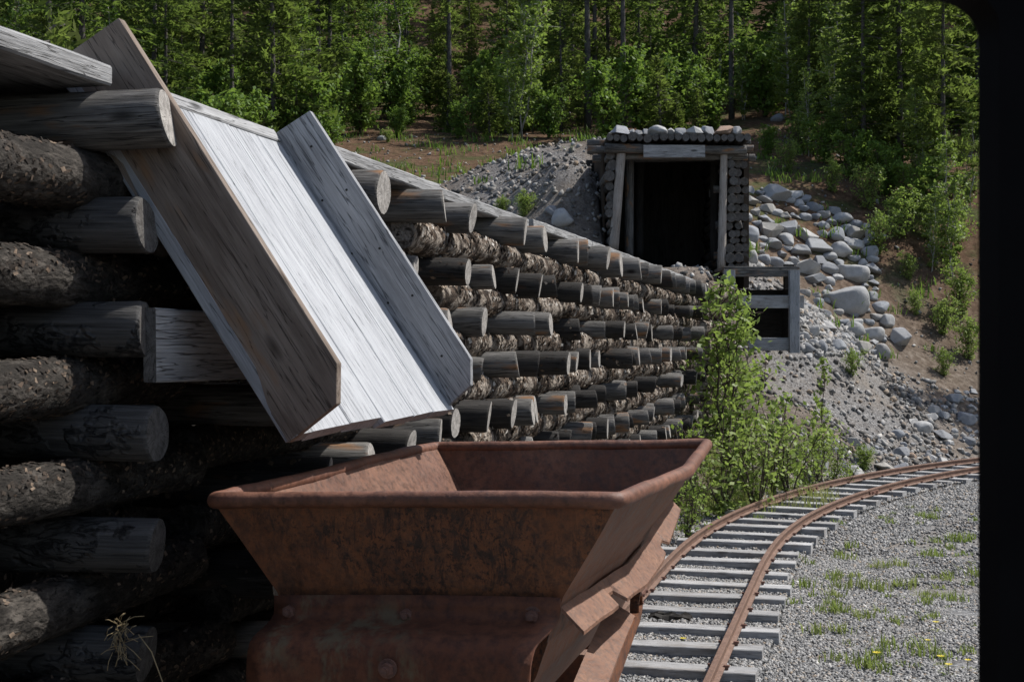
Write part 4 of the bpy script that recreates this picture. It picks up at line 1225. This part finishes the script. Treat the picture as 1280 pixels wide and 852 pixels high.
# ------------------------------------------------------------------ vegetation
def leaves_np(C, U, V):
    """rhombic leaves: centre C, half length U, half width V"""
    n = len(C)
    P = np.stack([C - U, C + V, C + U, C - V], 1).reshape(-1, 3)
    return P, np.arange(n * 4, dtype=np.int32).reshape(-1, 4)
def rvec(n):
    v = NP.normal(size=(n, 3)); return v / np.linalg.norm(v, axis=1)[:, None]
def conifer(h, cb, rmax, nb, spray, mat, seed, tuft=False, dens=.16):
    rnd = random.Random(seed); trunk = MB(); pts, rs = [], []
    for i in range(9):
        t = i / 8; pts.append((.12 * math.sin(t * 3 + seed) * t, .1 * math.cos(t * 2.3 + seed) * t, h * t - .3)); rs.append((.045 + .006 * h) * (1 - t) + .012)
    trunk.tube(pts, rs, 8)
    C, D = [], []
    for b in range(nb):
        t = cb + (1 - cb) * (b + rnd.random()) / nb; z = h * t
        cx = np.interp(t, np.linspace(0, 1, 9), [p[0] for p in pts]); cy = np.interp(t, np.linspace(0, 1, 9), [p[1] for p in pts])
        az = rnd.uniform(0, 2 * math.pi); L = rmax * (1 - (t - cb) / (1 - cb)) ** .7 * rnd.uniform(.25, 1.1) + .12
        if t < cb + .12: L *= rnd.uniform(.4, .9)
        dr = rnd.uniform(-.35, .12) + (.5 if t > .9 else 0) ; d = Vector((math.cos(az), math.sin(az), dr))
        if rnd.random() < .4: trunk.tube([(cx, cy, z), (cx + d.x * L * .8, cy + d.y * L * .8, z + d.z * L * .8)], [.014, .004], 4)
        k = max(2, int(L / dens)); 
        for j in range(k):
            s = L * (.25 + .75 * (j + rnd.random()) / k)
            m = 3 if tuft else 2
            for q in range(m):
                C.append((cx + d.x * s + rnd.gauss(0, .05), cy + d.y * s + rnd.gauss(0, .05), z + d.z * s + rnd.gauss(0, .05) - .12 * (s / L) ** 2))
                e = Vector((d.x, d.y, d.z * .6)) + Vector((rnd.gauss(0, .75), rnd.gauss(0, .75), rnd.gauss(0, .5) + (.4 if tuft else 0)))
                D.append(tuple(e.normalized()))
    C = np.array(C); D = np.array(D); n = len(C)
    U = D * (spray * NP.uniform(.6, 1.2, n))[:, None]; S = np.cross(D, rvec(n)); S /= np.linalg.norm(S, axis=1)[:, None] + 1e-6
    V = S * (spray * NP.uniform(.16, .34, n))[:, None]
    P, Q = leaves_np(C, U, V)
    return trunk.mesh("trunk", M_trunk), np_mesh("crown", P, Q, [mat])
def broadleaf(h, r, stems, twigs, per, leaf, mat, seed, lean=.25, base=.15, trunk_r=.02, col=False, smat=None):
    rnd = random.Random(seed); st = MB(); C = []
    for s in range(stems):
        az = rnd.uniform(0, 6.28); ln = rnd.uniform(0, lean) if stems > 1 else lean * rnd.uniform(-.3, .3)
        hh = h * rnd.uniform(.6, 1.0) if stems > 1 else h
        path = []
        for i in range(7):
            t = i / 6; path.append(Vector((math.cos(az) * ln * hh * t ** 1.2 + rnd.gauss(0, .012 * hh), math.sin(az) * ln * hh * t ** 1.2 + rnd.gauss(0, .012 * hh), hh * t * (1 - .1 * ln) - .08)))
        st.tube(path, [trunk_r * (1 - .85 * i / 6) + .003 for i in range(7)], 6)
        for tw in range(twigs):
            t = base + (1 - base) * rnd.random() ** .9; f = t * 6; i = min(5, int(f)); p = path[i].lerp(path[i+1], f - i)
            prof_ = (math.sin(math.pi * min(1, max(0.03, (t - base * .6) / (1 - base * .6)))) ** .6 if not col else (1.05 - t) ** .5)
            L = r * prof_ * rnd.uniform(.35, 1.0) + .06
            d = Vector((rnd.gauss(0, 1), rnd.gauss(0, 1), rnd.uniform(.0, 1.1))).normalized()
            e = p + d * L
            st.tube([p, p.lerp(e, .5) + Vector((0, 0, .03 * L)), e], [trunk_r * .3 + .002, trunk_r * .2 + .0015, .0015], 4)
            for q in range(per):
                s_ = .3 + .75 * rnd.random(); c = p + d * (L * s_) + Vector((rnd.gauss(0, .3), rnd.gauss(0, .3), rnd.gauss(0, .3))) * min(.22, L * .55 + leaf * .5)
                C.append(tuple(c))
    C = np.array(C); n = len(C); D = rvec(n); D[:, 2] -= .35; D /= np.linalg.norm(D, axis=1)[:, None]
    up = rvec(n) * .8 + np.array([0, 0, 1.0]); S = np.cross(D, up); S /= np.linalg.norm(S, axis=1)[:, None] + 1e-6
    sz = leaf * NP.uniform(.55, 1.2, n)
    P, Q = leaves_np(C, D * sz[:, None], S * (sz * NP.uniform(.5, .75, n))[:, None])
    return st.mesh("stems", smat or M_twig), np_mesh("foliage", P, Q, [mat])

def plant(name, meshes, loc, s, rz, label, cat, group=None, names=("trunk", "crown"), tilt=0):
    o = thing(name, loc, label, cat, group); o.rotation_euler = (tilt, tilt * .5, rz); o.scale = (s, s, s)
    for nm, me in zip(names, meshes):
        c = bpy.data.objects.new(nm, me); COL.objects.link(c); c.parent = o
    return o
fr = random.Random(77)
SPR = [conifer(11, .03, 2.5, 330, .17, M_needle, 500 + i, False, .17) for i in range(4)]
PIN = [conifer(10, .05, 2.3, 250, .19, M_pine, 520 + i, True, .2) for i in range(3)]
POLE = [conifer(13, .38, 1.5, 150, .17, M_needle, 530 + i, False, .22) for i in range(3)]
YSP = [conifer(2.6, .03, .85, 130, .11, M_pine, 535 + i, True, .12) for i in range(3)]
BIR = [broadleaf(6.5, 1.1, 1, 95, 24, .075, M_birch, 540 + i, .12, .15, .05, smat=M_birchstem) for i in range(3)]
LBIR = [broadleaf(6.0, 1.0, 2, 60, 16, .085, M_willow, 545 + i, .12, .08, .035, smat=M_birchstem) for i in range(2)]
BSH = [broadleaf(2.4, .8, 6, 26, 18, .07, M_birch, 550 + i, .45, .1, .02) for i in range(3)]
LSH = [broadleaf(2.3, .75, 6, 24, 11, .062, M_willow, 556 + i, .5, .1, .018) for i in range(2)]
WIL = [broadleaf(1.7, .6, 7, 24, 16, .045, M_willow, 560 + i, .5, .1, .014) for i in range(3)]
KINDS = {
 'spruce': (SPR, "spruce_tree", ["dense dark green spruce standing in the hillside forest", "tall dark spruce deep in the forest behind the mine"]),
 'pine': (PIN, "pine_tree", ["olive green pine standing in the hillside forest"]),
 'pole': (POLE, "bare_trunk_spruce", ["tall conifer with a bare dark trunk in the forest"]),
 'bright': (LBIR, "birch_tree", [""]),
 'birch': (BIR, "birch_tree", ["bright green birch sapling among the dark conifers"]),
}
GRP = {"spruce": "spruces of the hillside forest", "pine": "pines of the hillside forest", "pole": "bare trunked conifers of the hillside forest", "birch": "birch saplings of the hillside forest", "bright": "birch saplings of the hillside forest"}
def zone(x, y):
    px = 640 + F * x / y
    for lim, t in ((90, "above the near deck plank"), (215, "above the brown chute board"), (345, "above the chute floor"), (450, "above the blue grey chute board"), (560, "above the brown slope"), (690, "above the gravel mound"), (760, "just left of the mine roof"), (850, "behind the mine roof's left half"), (940, "behind the mine roof's right half"), (1010, "above the rock pile's top"), (1090, "above the rock pile's right side"), (1160, "above the bushy bank")):
        if px < lim: return t
    return "beside the window post" if px < 1225 else "hidden beyond the window post"
def depth_(y): return "in the forest's front row" if y < 46 else "in the forest's second row" if y < 51 else "in the forest's middle" if y < 58 else "deep in the forest"
def forest_tree(x, y, kd, s, label=None):
    M_, nm, lb = KINDS[kd]
    sizew = "tall" if s > .85 else "medium" if s > .55 else "young"
    w_ = {"spruce": "dark spruce", "pine": "olive pine", "pole": "bare trunked conifer", "birch": "bright birch", "bright": "bright birch"}[kd]
    plant(nm, M_[fr.randrange(len(M_))], Vector((x, y, hz(x, y) - .05)), s, fr.uniform(0, 6.28), label or f"{sizew} {w_} {depth_(y)}, {zone(x, y)}", "tree", GRP[kd])
def edge(x): return 45.5 - 4.5 * min(1, max(0, (x - 8) / 3)) - 9.0 * min(1, max(0, (-4.5 - x) / 4))
def forest(x, y):
    return y > edge(x) + fr.uniform(0, 1.5)
step = 2.4
y = 38.5
while y < 84:
    x = -(.37 * y + 4)
    while x < .37 * y + 5:
        xx, yy = x + fr.uniform(-1.1, 1.1), y + fr.uniform(-1.1, 1.1)
        if forest(xx, yy):
            r = fr.random(); kd = 'spruce' if r < .28 else 'pine' if r < .58 else 'pole' if r < .78 else 'birch'
            s = fr.uniform(.65, 1.1) * (fr.uniform(.3, .7) if (kd in ('spruce', 'pine') and fr.random() < .28) else 1)
            forest_tree(xx, yy, kd, s)
        x += step * (1 if y < 55 else 1.35)
    y += step * (1 if y < 55 else 1.4)
# individual trees the eye picks out along the forest edge
def at_px(px, py): return hit(px, py)
for (px, py, kd, s, lb) in (
  (411, 150, 'pole', .8, "thick bare trunk rising just behind the chute's far board"),
  (735, 162, 'pole', 1.0, "straight bare trunk left of the mine roof"),
  (655, 172, 'bright', .95, "bright birch with pale trunk left of the mine roof"),
  (1125, 205, 'pine', .95, "olive pine on the bank at the right above the bushes"),
  (1190, 345, 'bright', .62, "light green birch sapling nearest to the window post"),
  (1040, 190, 'bright', .9, "bright birch sapling on the slope right of the mine entrance"),
  (985, 150, 'bright', .8, "yellow green birch directly behind the right end of the mine roof"),
  (1080, 210, 'spruce', .75, "young dark spruce on the bank right of the mine entrance"),
  (870, 140, 'bright', .75, "birch right behind the middle of the mine roof"),
  (800, 140, 'spruce', .55, "small spruce behind the left end of the mine roof"),
  (560, 150, 'pine', .6, "young pine at the forest edge above the log wall"),
  (1180, 250, 'pine', .8, "bushy pine at the right end of the bank"),
  (1010, 168, 'pine', .6, "small pine at the top of the rock slope"),
  (1012, 196, 'bright', .45, "little bright birch right of the mine roof above the stones"),
  (1062, 205, 'bright', .55, "bright birch between the rock pile and the dark forest"),
  (1105, 200, 'bright', .5, "bright birch just left of the olive pine's trunk"),
  (1150, 248, 'bright', .55, "bright birch half way along the bushy bank"),
  (1212, 262, 'bright', .5, "bright birch touching the window post, upper one"),
  (1165, 340, 'bright', .36, "knee high birch on the bank left of the birch by the window post"),
  (930, 150, 'bright', .5, "bright birch over the right end of the mine roof"),
  (640, 175, 'bright', .55, "bright low birch beside the pale trunked birch above the mound"),
  (700, 158, 'bright', .5, "bright low birch just left of the bare trunk"),
  (500, 148, 'bright', .5, "bright low birch above the blue grey chute board's right side")):
    p = at_px(px, py)
    if p is not None: forest_tree(p.x, p.y, kd, s, lb)
# undergrowth
def shrub(px, py, M_, s, label, group=None, nm="shrub", cat="shrub", loc=None):
    p = loc or hit(px, py)
    if p is None: return
    plant(nm, M_[fr.randrange(len(M_))], p - Vector((0, 0, .03)), s, fr.uniform(0, 6.28), label, cat, group, ("stem", "foliage"))
nb_ = 0
while nb_ < 165:
    y = 34 + 24 * fr.random() ** 1.2; x = fr.uniform(-.37, .34) * y
    if y < edge(x) - 1.0: continue
    s_ = fr.uniform(.45, 1.25); nb_ += 1
    M_ = BSH if fr.random() < .75 else YSP
    nm = "undergrowth_bush" if M_ is BSH else "young_spruce"
    plant(nm, M_[fr.randrange(len(M_))], Vector((x, y, hz(x, y) - .05)), s_, fr.uniform(0, 6.28), ("large " if s_ > 1 else "low " if s_ < .7 else "") + ("leafy bush " if M_ is BSH else "bushy spruce seedling ") + depth_(y) + ", " + zone(x, y), "bush" if M_ is BSH else "tree", "bushes of the forest undergrowth" if M_ is BSH else "spruce seedlings of the undergrowth", ("stem", "foliage"))
# the wood goes on beyond the right edge of the view and shades the bank
for i in range(4):
    x, y = fr.uniform(13.5, 19), fr.uniform(27, 40)
    if x < .335 * y + .8: continue
    forest_tree(x, y, fr.choice(['spruce', 'pine', 'birch']), fr.uniform(.6, .95), None)
for (px, py, s, lb, mk) in ((1098, 318, .85, "bright leafy bush hanging over the right side of the boulder pile", 0), (1150, 270, 1.0, "leafy bush on the bank above the boulder pile", 1), (1200, 395, .9, "bright bush low on the bank beside the window post", 0), (1135, 350, .5, "small sprig beside the flat bluish boulder", 0), (1070, 225, .9, "bush at the top edge of the rock pile", 1), (1195, 320, 1.1, "bush on the upper bank near the window post", 0), (1110, 245, 1.0, "dense bush under the olive pine", 1), (1180, 470, .5, "sprig on the dark bank above the gravel by the window post", 0), (1160, 215, 1.3, "tall bush under the pine by the window post", 1), (1030, 205, .9, "bush above the stones right of the mine roof", 1), (960, 195, .6, "low bush beside the mine roof's right end", 1)):
    shrub(px, py, (LSH if mk == 0 else BSH), s * .68, lb, None, "bank_bush", "bush")
for (px, py, s, lb) in ((655, 272, .35, "tiny light green sapling on the gravel mound"), (628, 265, .25, "tiny weed left of the sapling on the gravel mound"), (890, 332, .35, "low dark sprig in the mouth of the mine"), (930, 330, .3, "tiny sprig beside the right post of the mine"), (1080, 590, .3, "low weed among the rocks outside the curve"), (485, 178, .3, "low green tuft on the brown slope"), (575, 160, .35, "green tuft near the top of the brown slope")):
    shrub(px, py, WIL, s, lb, None, "weed", "weed")
for (px, py, s, lb) in ((1085, 262, .8, "pale green sapling at the pile's top right corner"), (1125, 300, .9, "pale green sapling right of the light square block"), (1160, 300, .8, "pale green sapling in the middle of the dark bank"), (1180, 420, .6, "pale green sapling low on the dark bank"), (1145, 395, .4, "small green sprig right of the squarish boulder"), (1210, 450, .7, "pale green sapling against the window post above the gravel"), (1040, 240, .6, "green sprig just above the rock pile's highest stones"), (985, 215, .6, "green sprig on the soil right of the mine roof"), (1000, 190, .8, "pale bush on the soil behind the mine's right side"), (1065, 470, .4, "green sprig on the crest of the gravel slope")):
    shrub(px, py, LSH, s * .75, lb, None, "sapling", "bush")
# willow thicket between wall and track
TALL = [broadleaf(3.45, .72, 3, 46, 11, .056, M_willow, 580, .12, .10, .022), broadleaf(2.3, .3, 1, 34, 10, .05, M_willow, 581, .1, .3, .014)]
MED = [broadleaf(1.9, .55, 6, 10, 7, .052, M_willow, 583 + i, .5, .08, .012) for i in range(3)]
def stand(px, Z, meshes, s, label, nm="willow_bush"):
    x = (px - 640) / F * Z; plant(nm, meshes, Vector((x, Z, hz(x, Z) - .02)), s, fr.uniform(0, 6.28), label, "bush", None, ("stem", "foliage"))
stand(908, 20.3, TALL[0], 1.05, "tall slender willow shrub at the far end of the log wall", "willow_sapling")
stand(1028, 22.6, TALL[1], .92, "thin upright willow sapling before the gravel slope", "willow_sapling")
for i, (px, Z, s, lb) in enumerate(((868, 18.3, .8, "willow bush closest to the ore cart"), (905, 18.9, .95, "willow bush in front of the tall slender willow"), (945, 19.6, 1.0, "widest willow bush in the thicket beside the curved rail"), (985, 20.8, .95, "willow bush at the right side of the thicket"), (930, 20.6, 1.1, "willow bush behind the widest bush of the thicket"), (1010, 22.0, .6, "small willow at the right tip of the thicket"), (858, 16.6, .55, "low willow directly behind the cart's right rim"), (922, 23.3, 1.15, "willow bush under the timber crib's left end"), (893, 23.0, 1.2, "willow bush in the corner behind the end of the log wall"), (1042, 23.2, .55, "small willow at the foot of the gravel slope"), (1058, 22.7, .38, "lowest willow sprig, by the rail right of the thicket"), (1020, 23.6, .7, "willow bush half way up the gravel slope"), (965, 21.5, .9, "willow bush at the back of the thicket against the slope"))):
    stand(px, Z, MED[i % 3], s, lb)
# pine candles behind the deck, at the left
yp = conifer(1.5, .15, .35, 60, .07, M_pine, 600, True, .07)
plant("young_pine", yp, Vector((un(70, 0, 11).x, 11, hz(un(70, 0, 11).x, 11))), 1.12, 0, "young pine tip with upright shoots behind the deck plank", "tree")
plant("broad_leaf_sprig", BSH[0], Vector((un(20, 0, 14).x, 14, hz(un(20, 0, 14).x, 14))), .75, 0, "bright leafy bush at the far left behind the deck", "bush", None, ("stem", "foliage"))
# grass and weeds in the gravel
def tufts(name, spots, blades, h, mat, spread, kind="stuff", wide=.004):
    C, Q = [], []
    for (x, y, s) in spots:
        z = hz(x, y)
        for b in range(int(blades * s)):
            bx, by = x + fr.gauss(0, spread * s), y + fr.gauss(0, spread * s); hh = h * s * fr.uniform(.4, 1.1); az = fr.uniform(0, 6.28); ln = fr.uniform(.1, .8)
            w_ = wide * fr.uniform(.7, 1.4); dx, dy = math.cos(az), math.sin(az); n = len(C)
            C += [(bx - dy*w_, by + dx*w_, z - .01), (bx + dy*w_, by - dx*w_, z - .01), (bx + dx*hh*ln*.35 + dy*w_*.8, by + dy*hh*ln*.35 - dx*w_*.8, z + hh*.6), (bx + dx*hh*ln*.35 - dy*w_*.8, by + dy*hh*ln*.35 + dx*w_*.8, z + hh*.6), (bx + dx*hh*ln, by + dy*hh*ln, z + hh)]
            Q += [(n, n+1, n+2, n+3), (n+3, n+2, n+4, n+4)]
    V = np.array(C); me = bpy.data.meshes.new(name); me.from_pydata([tuple(v) for v in V], [], [q if q[2] != q[3] else q[:3] for q in Q]); me.materials.append(mat)
    return tag(link(name, me), kind=kind)
gs = []
for (cx, cy, n, sx, sy) in ((1040, 715, 16, 22, 22), (1045, 760, 10, 14, 14), (1095, 740, 16, 28, 28), (1130, 670, 12, 35, 20), (1180, 690, 14, 30, 40), (1200, 760, 12, 18, 35), (1075, 830, 12, 22, 12), (1150, 640, 10, 40, 12), (1170, 800, 10, 30, 25), (1075, 790, 6, 20, 20), (920, 640, 10, 30, 10), (1060, 600, 8, 50, 6), (880, 648, 14, 22, 10)):
    for i in range(n):
        p = hit(min(1260, cx + fr.gauss(0, sx)), min(900, cy + fr.gauss(0, sy)))
        if p is not None: gs.append((p.x, p.y, fr.uniform(.45, 1.1)))
gs = [g for g in gs if fr.random() < .6]
for i in range(150):
    px, py = fr.uniform(960, 1225), fr.uniform(605, 850)
    if px < 1180 - (py - 600) * .75 + 40: continue
    p = hit(px, py)
    if p is not None and vnoise(np.array([p.x * .9]), np.array([p.y * .9]), 55)[0] > .42: gs.append((p.x, p.y, fr.uniform(.22, .6)))
tufts("grass", gs, 34, .125, M_grass, .06, wide=.006)
bg_ = []
for i in range(420):
    x, y = fr.uniform(-13, 15), fr.uniform(29, 47)
    if y - .1 * x > 30: bg_.append((x, y, fr.uniform(.5, 1.3)))
tufts("forest_floor_herbs", bg_, 18, .28, M_birch, .16, wide=.016)
gw = []
for i in range(120):
    p = hit(fr.uniform(850, 1040), fr.uniform(560, 645))
    if p is not None: gw.append((p.x, p.y, fr.uniform(.5, 1.2)))
tufts("thicket_grass", gw, 26, .3, M_grass, .09, wide=.006)
# yellow flowers
fl_ = MB()
flm = None
for (px, py) in ((1186, 845), (1176, 835), (1160, 812), (1210, 838), (1096, 832), (1170, 790), (854, 811), (1215, 650)):
    p = hit(px, py)
    if p is None: continue
    if flm is None:
        mb = MB()
        for q in range(9):
            a = q * 2 * math.pi / 9; mb.add([(0,0,.075), (.022*math.cos(a-.28), .022*math.sin(a-.28), .083), (.03*math.cos(a), .03*math.sin(a), .085), (.022*math.cos(a+.28), .022*math.sin(a+.28), .083)], [(0,1,2,3)])
        flm = mb.mesh("petals", M_yellow)
        sb = MB(); sb.tube([(0,0,-.02),(.004,0,.04),(0,0,.076)], .003, 5)
        for q in range(5):
            a = q * 1.3; sb.add([(0,0,.004), (.05*math.cos(a-.2), .05*math.sin(a-.2), .02), (.08*math.cos(a), .08*math.sin(a), .012), (.05*math.cos(a+.2), .05*math.sin(a+.2), .02)], [(0,1,2,3)])
        stm = sb.mesh("flower_stem", M_grass)
    plant("dandelion", (stm, flm), p, fr.uniform(.8, 1.2), fr.uniform(0, 6), "small yellow dandelion flowering in the gravel beside the track", "flower", "dandelions in the gravel", ("stem", "petals"))

# ------------------------------------------------------------------ small finds
# crumpled dark scrap on the sleepers
sc2 = MB(); cs = random.Random(6)
gridn = 7
pts = [[Vector(((i/6 - .5) * .34, (j/6 - .5) * .16, .05 * noise.noise(Vector((i * .9, j * .9, 2))) + .05 * abs(noise.noise(Vector((i * .5, j * 1.4, 7))))+.03)) for j in range(gridn)] for i in range(gridn)]
vs = [p for r in pts for p in r] + [p - Vector((0, 0, .006)) for r in pts for p in r]
fs = []
for i in range(gridn - 1):
    for j in range(gridn - 1):
        a = i*gridn + j; fs += [(a, a+1, a+gridn+1, a+gridn), (a+49, a+gridn+49, a+gridn+50, a+50)]
sc2.add(vs, fs)
ps = un(838, 776, 1)
tt = (CZ - .08) / -(ps.z - CZ); q = Vector((ps.x * tt, tt, .085))
tag(link("bark_scrap", sc2.mesh("bark_scrap", M_leafdebris), None, None, Matrix.Translation(q) @ Matrix.Rotation(-.3, 4, 'Z')), "crumpled dark scrap of bark lying across the sleepers", "scrap")
# fibrous root tuft on the lowest near log
rt = MB(); c = un(150, 800, 4.62)
for i in range(60):
    a = Vector((cs.gauss(0, .012), cs.gauss(0, .012), cs.uniform(-.05, .06)))
    d = Vector((cs.gauss(.012, .03), -.02 + cs.gauss(0, .015), cs.uniform(-.06, .05)))
    rt.tube([c + a, c + a + d * .6 + Vector((0, -.01, .008)), c + a + d], .0012, 4)
rt.tube([c + Vector((.06, 0, .02)), c + Vector((.11, -.03, -.03)), c + Vector((.15, -.04, -.13)), c + Vector((.16, -.04, -.2))], .0022, 5)
tag(link("root_tuft", rt.mesh("root_tuft", M_fibre)), "pale dry tuft of root fibres stuck to the lowest near log", "root")

# ------------------------------------------------------------------ carriage window frame beside the camera
ZP = 1.0
win = thing("window_frame", Vector((.36, ZP, 1.2)), "black carriage window post with rounded corner, close at the right edge", "window frame")
def X(px): return (px - 640) / F * (ZP + .045)
def Zz(py): return CZ - (py - CY) / F * ZP
poly = [(X(1223), .9), (X(1223), Zz(60))]
for i in range(9):
    t = i / 8; a = t * math.pi / 2
    poly.append((X(1223 - 62 * (1 - math.cos(a))), Zz(34 - 52 * math.sin(a))))
poly += [(-.62, Zz(-20)), (-.62, Zz(-120)), (X(1420), Zz(-120)), (X(1420), .9)]
bm = bmesh.new(); vs = [bm.verts.new((x, 0, z)) for x, z in poly]; f = bm.faces.new(vs)
r = bmesh.ops.extrude_face_region(bm, geom=[f]); bmesh.ops.translate(bm, verts=[e for e in r['geom'] if isinstance(e, bmesh.types.BMVert)], vec=(0, .045, 0))
bmesh.ops.recalc_face_normals(bm, faces=bm.faces)
me = bpy.data.meshes.new("frame"); bm.to_mesh(me); bm.free(); me.materials.append(M_frame)
link("frame", me, win, None, Matrix.Translation((0, ZP, 0)))
me = plank_mesh("wall_panel", 2.3, .5, .03, M_frame, 3, 0, .003, 1)
link("wall_panel", me, win, None, frame(Vector((X(1420) + .20, ZP + .02, .9)), ZZ, Vector((1,0,0)), ZZ.cross(Vector((1,0,0)))))

# ------------------------------------------------------------------ labels: tell look-alikes apart by their order from the left
from collections import defaultdict
dup_ = defaultdict(list)
for o in bpy.data.objects:
    if o.parent is None and o.get("label") and o.get("group"): dup_[o["label"]].append(o)
ORD = ["first", "second", "third", "fourth", "fifth", "sixth", "seventh", "eighth", "ninth", "tenth", "eleventh", "twelfth", "thirteenth", "fourteenth"]
for lb, os_ in dup_.items():
    if 1 < len(os_) <= 14:
        os_.sort(key=lambda o: o.location.x / max(.1, o.location.y))
        for i, o in enumerate(os_):
            t = ("leftmost" if i == 0 else "rightmost" if i == len(os_) - 1 else ORD[i] + " from left") 
            new = f"{lb}, {t}"
            if len(new.split()) <= 16: o["label"] = new
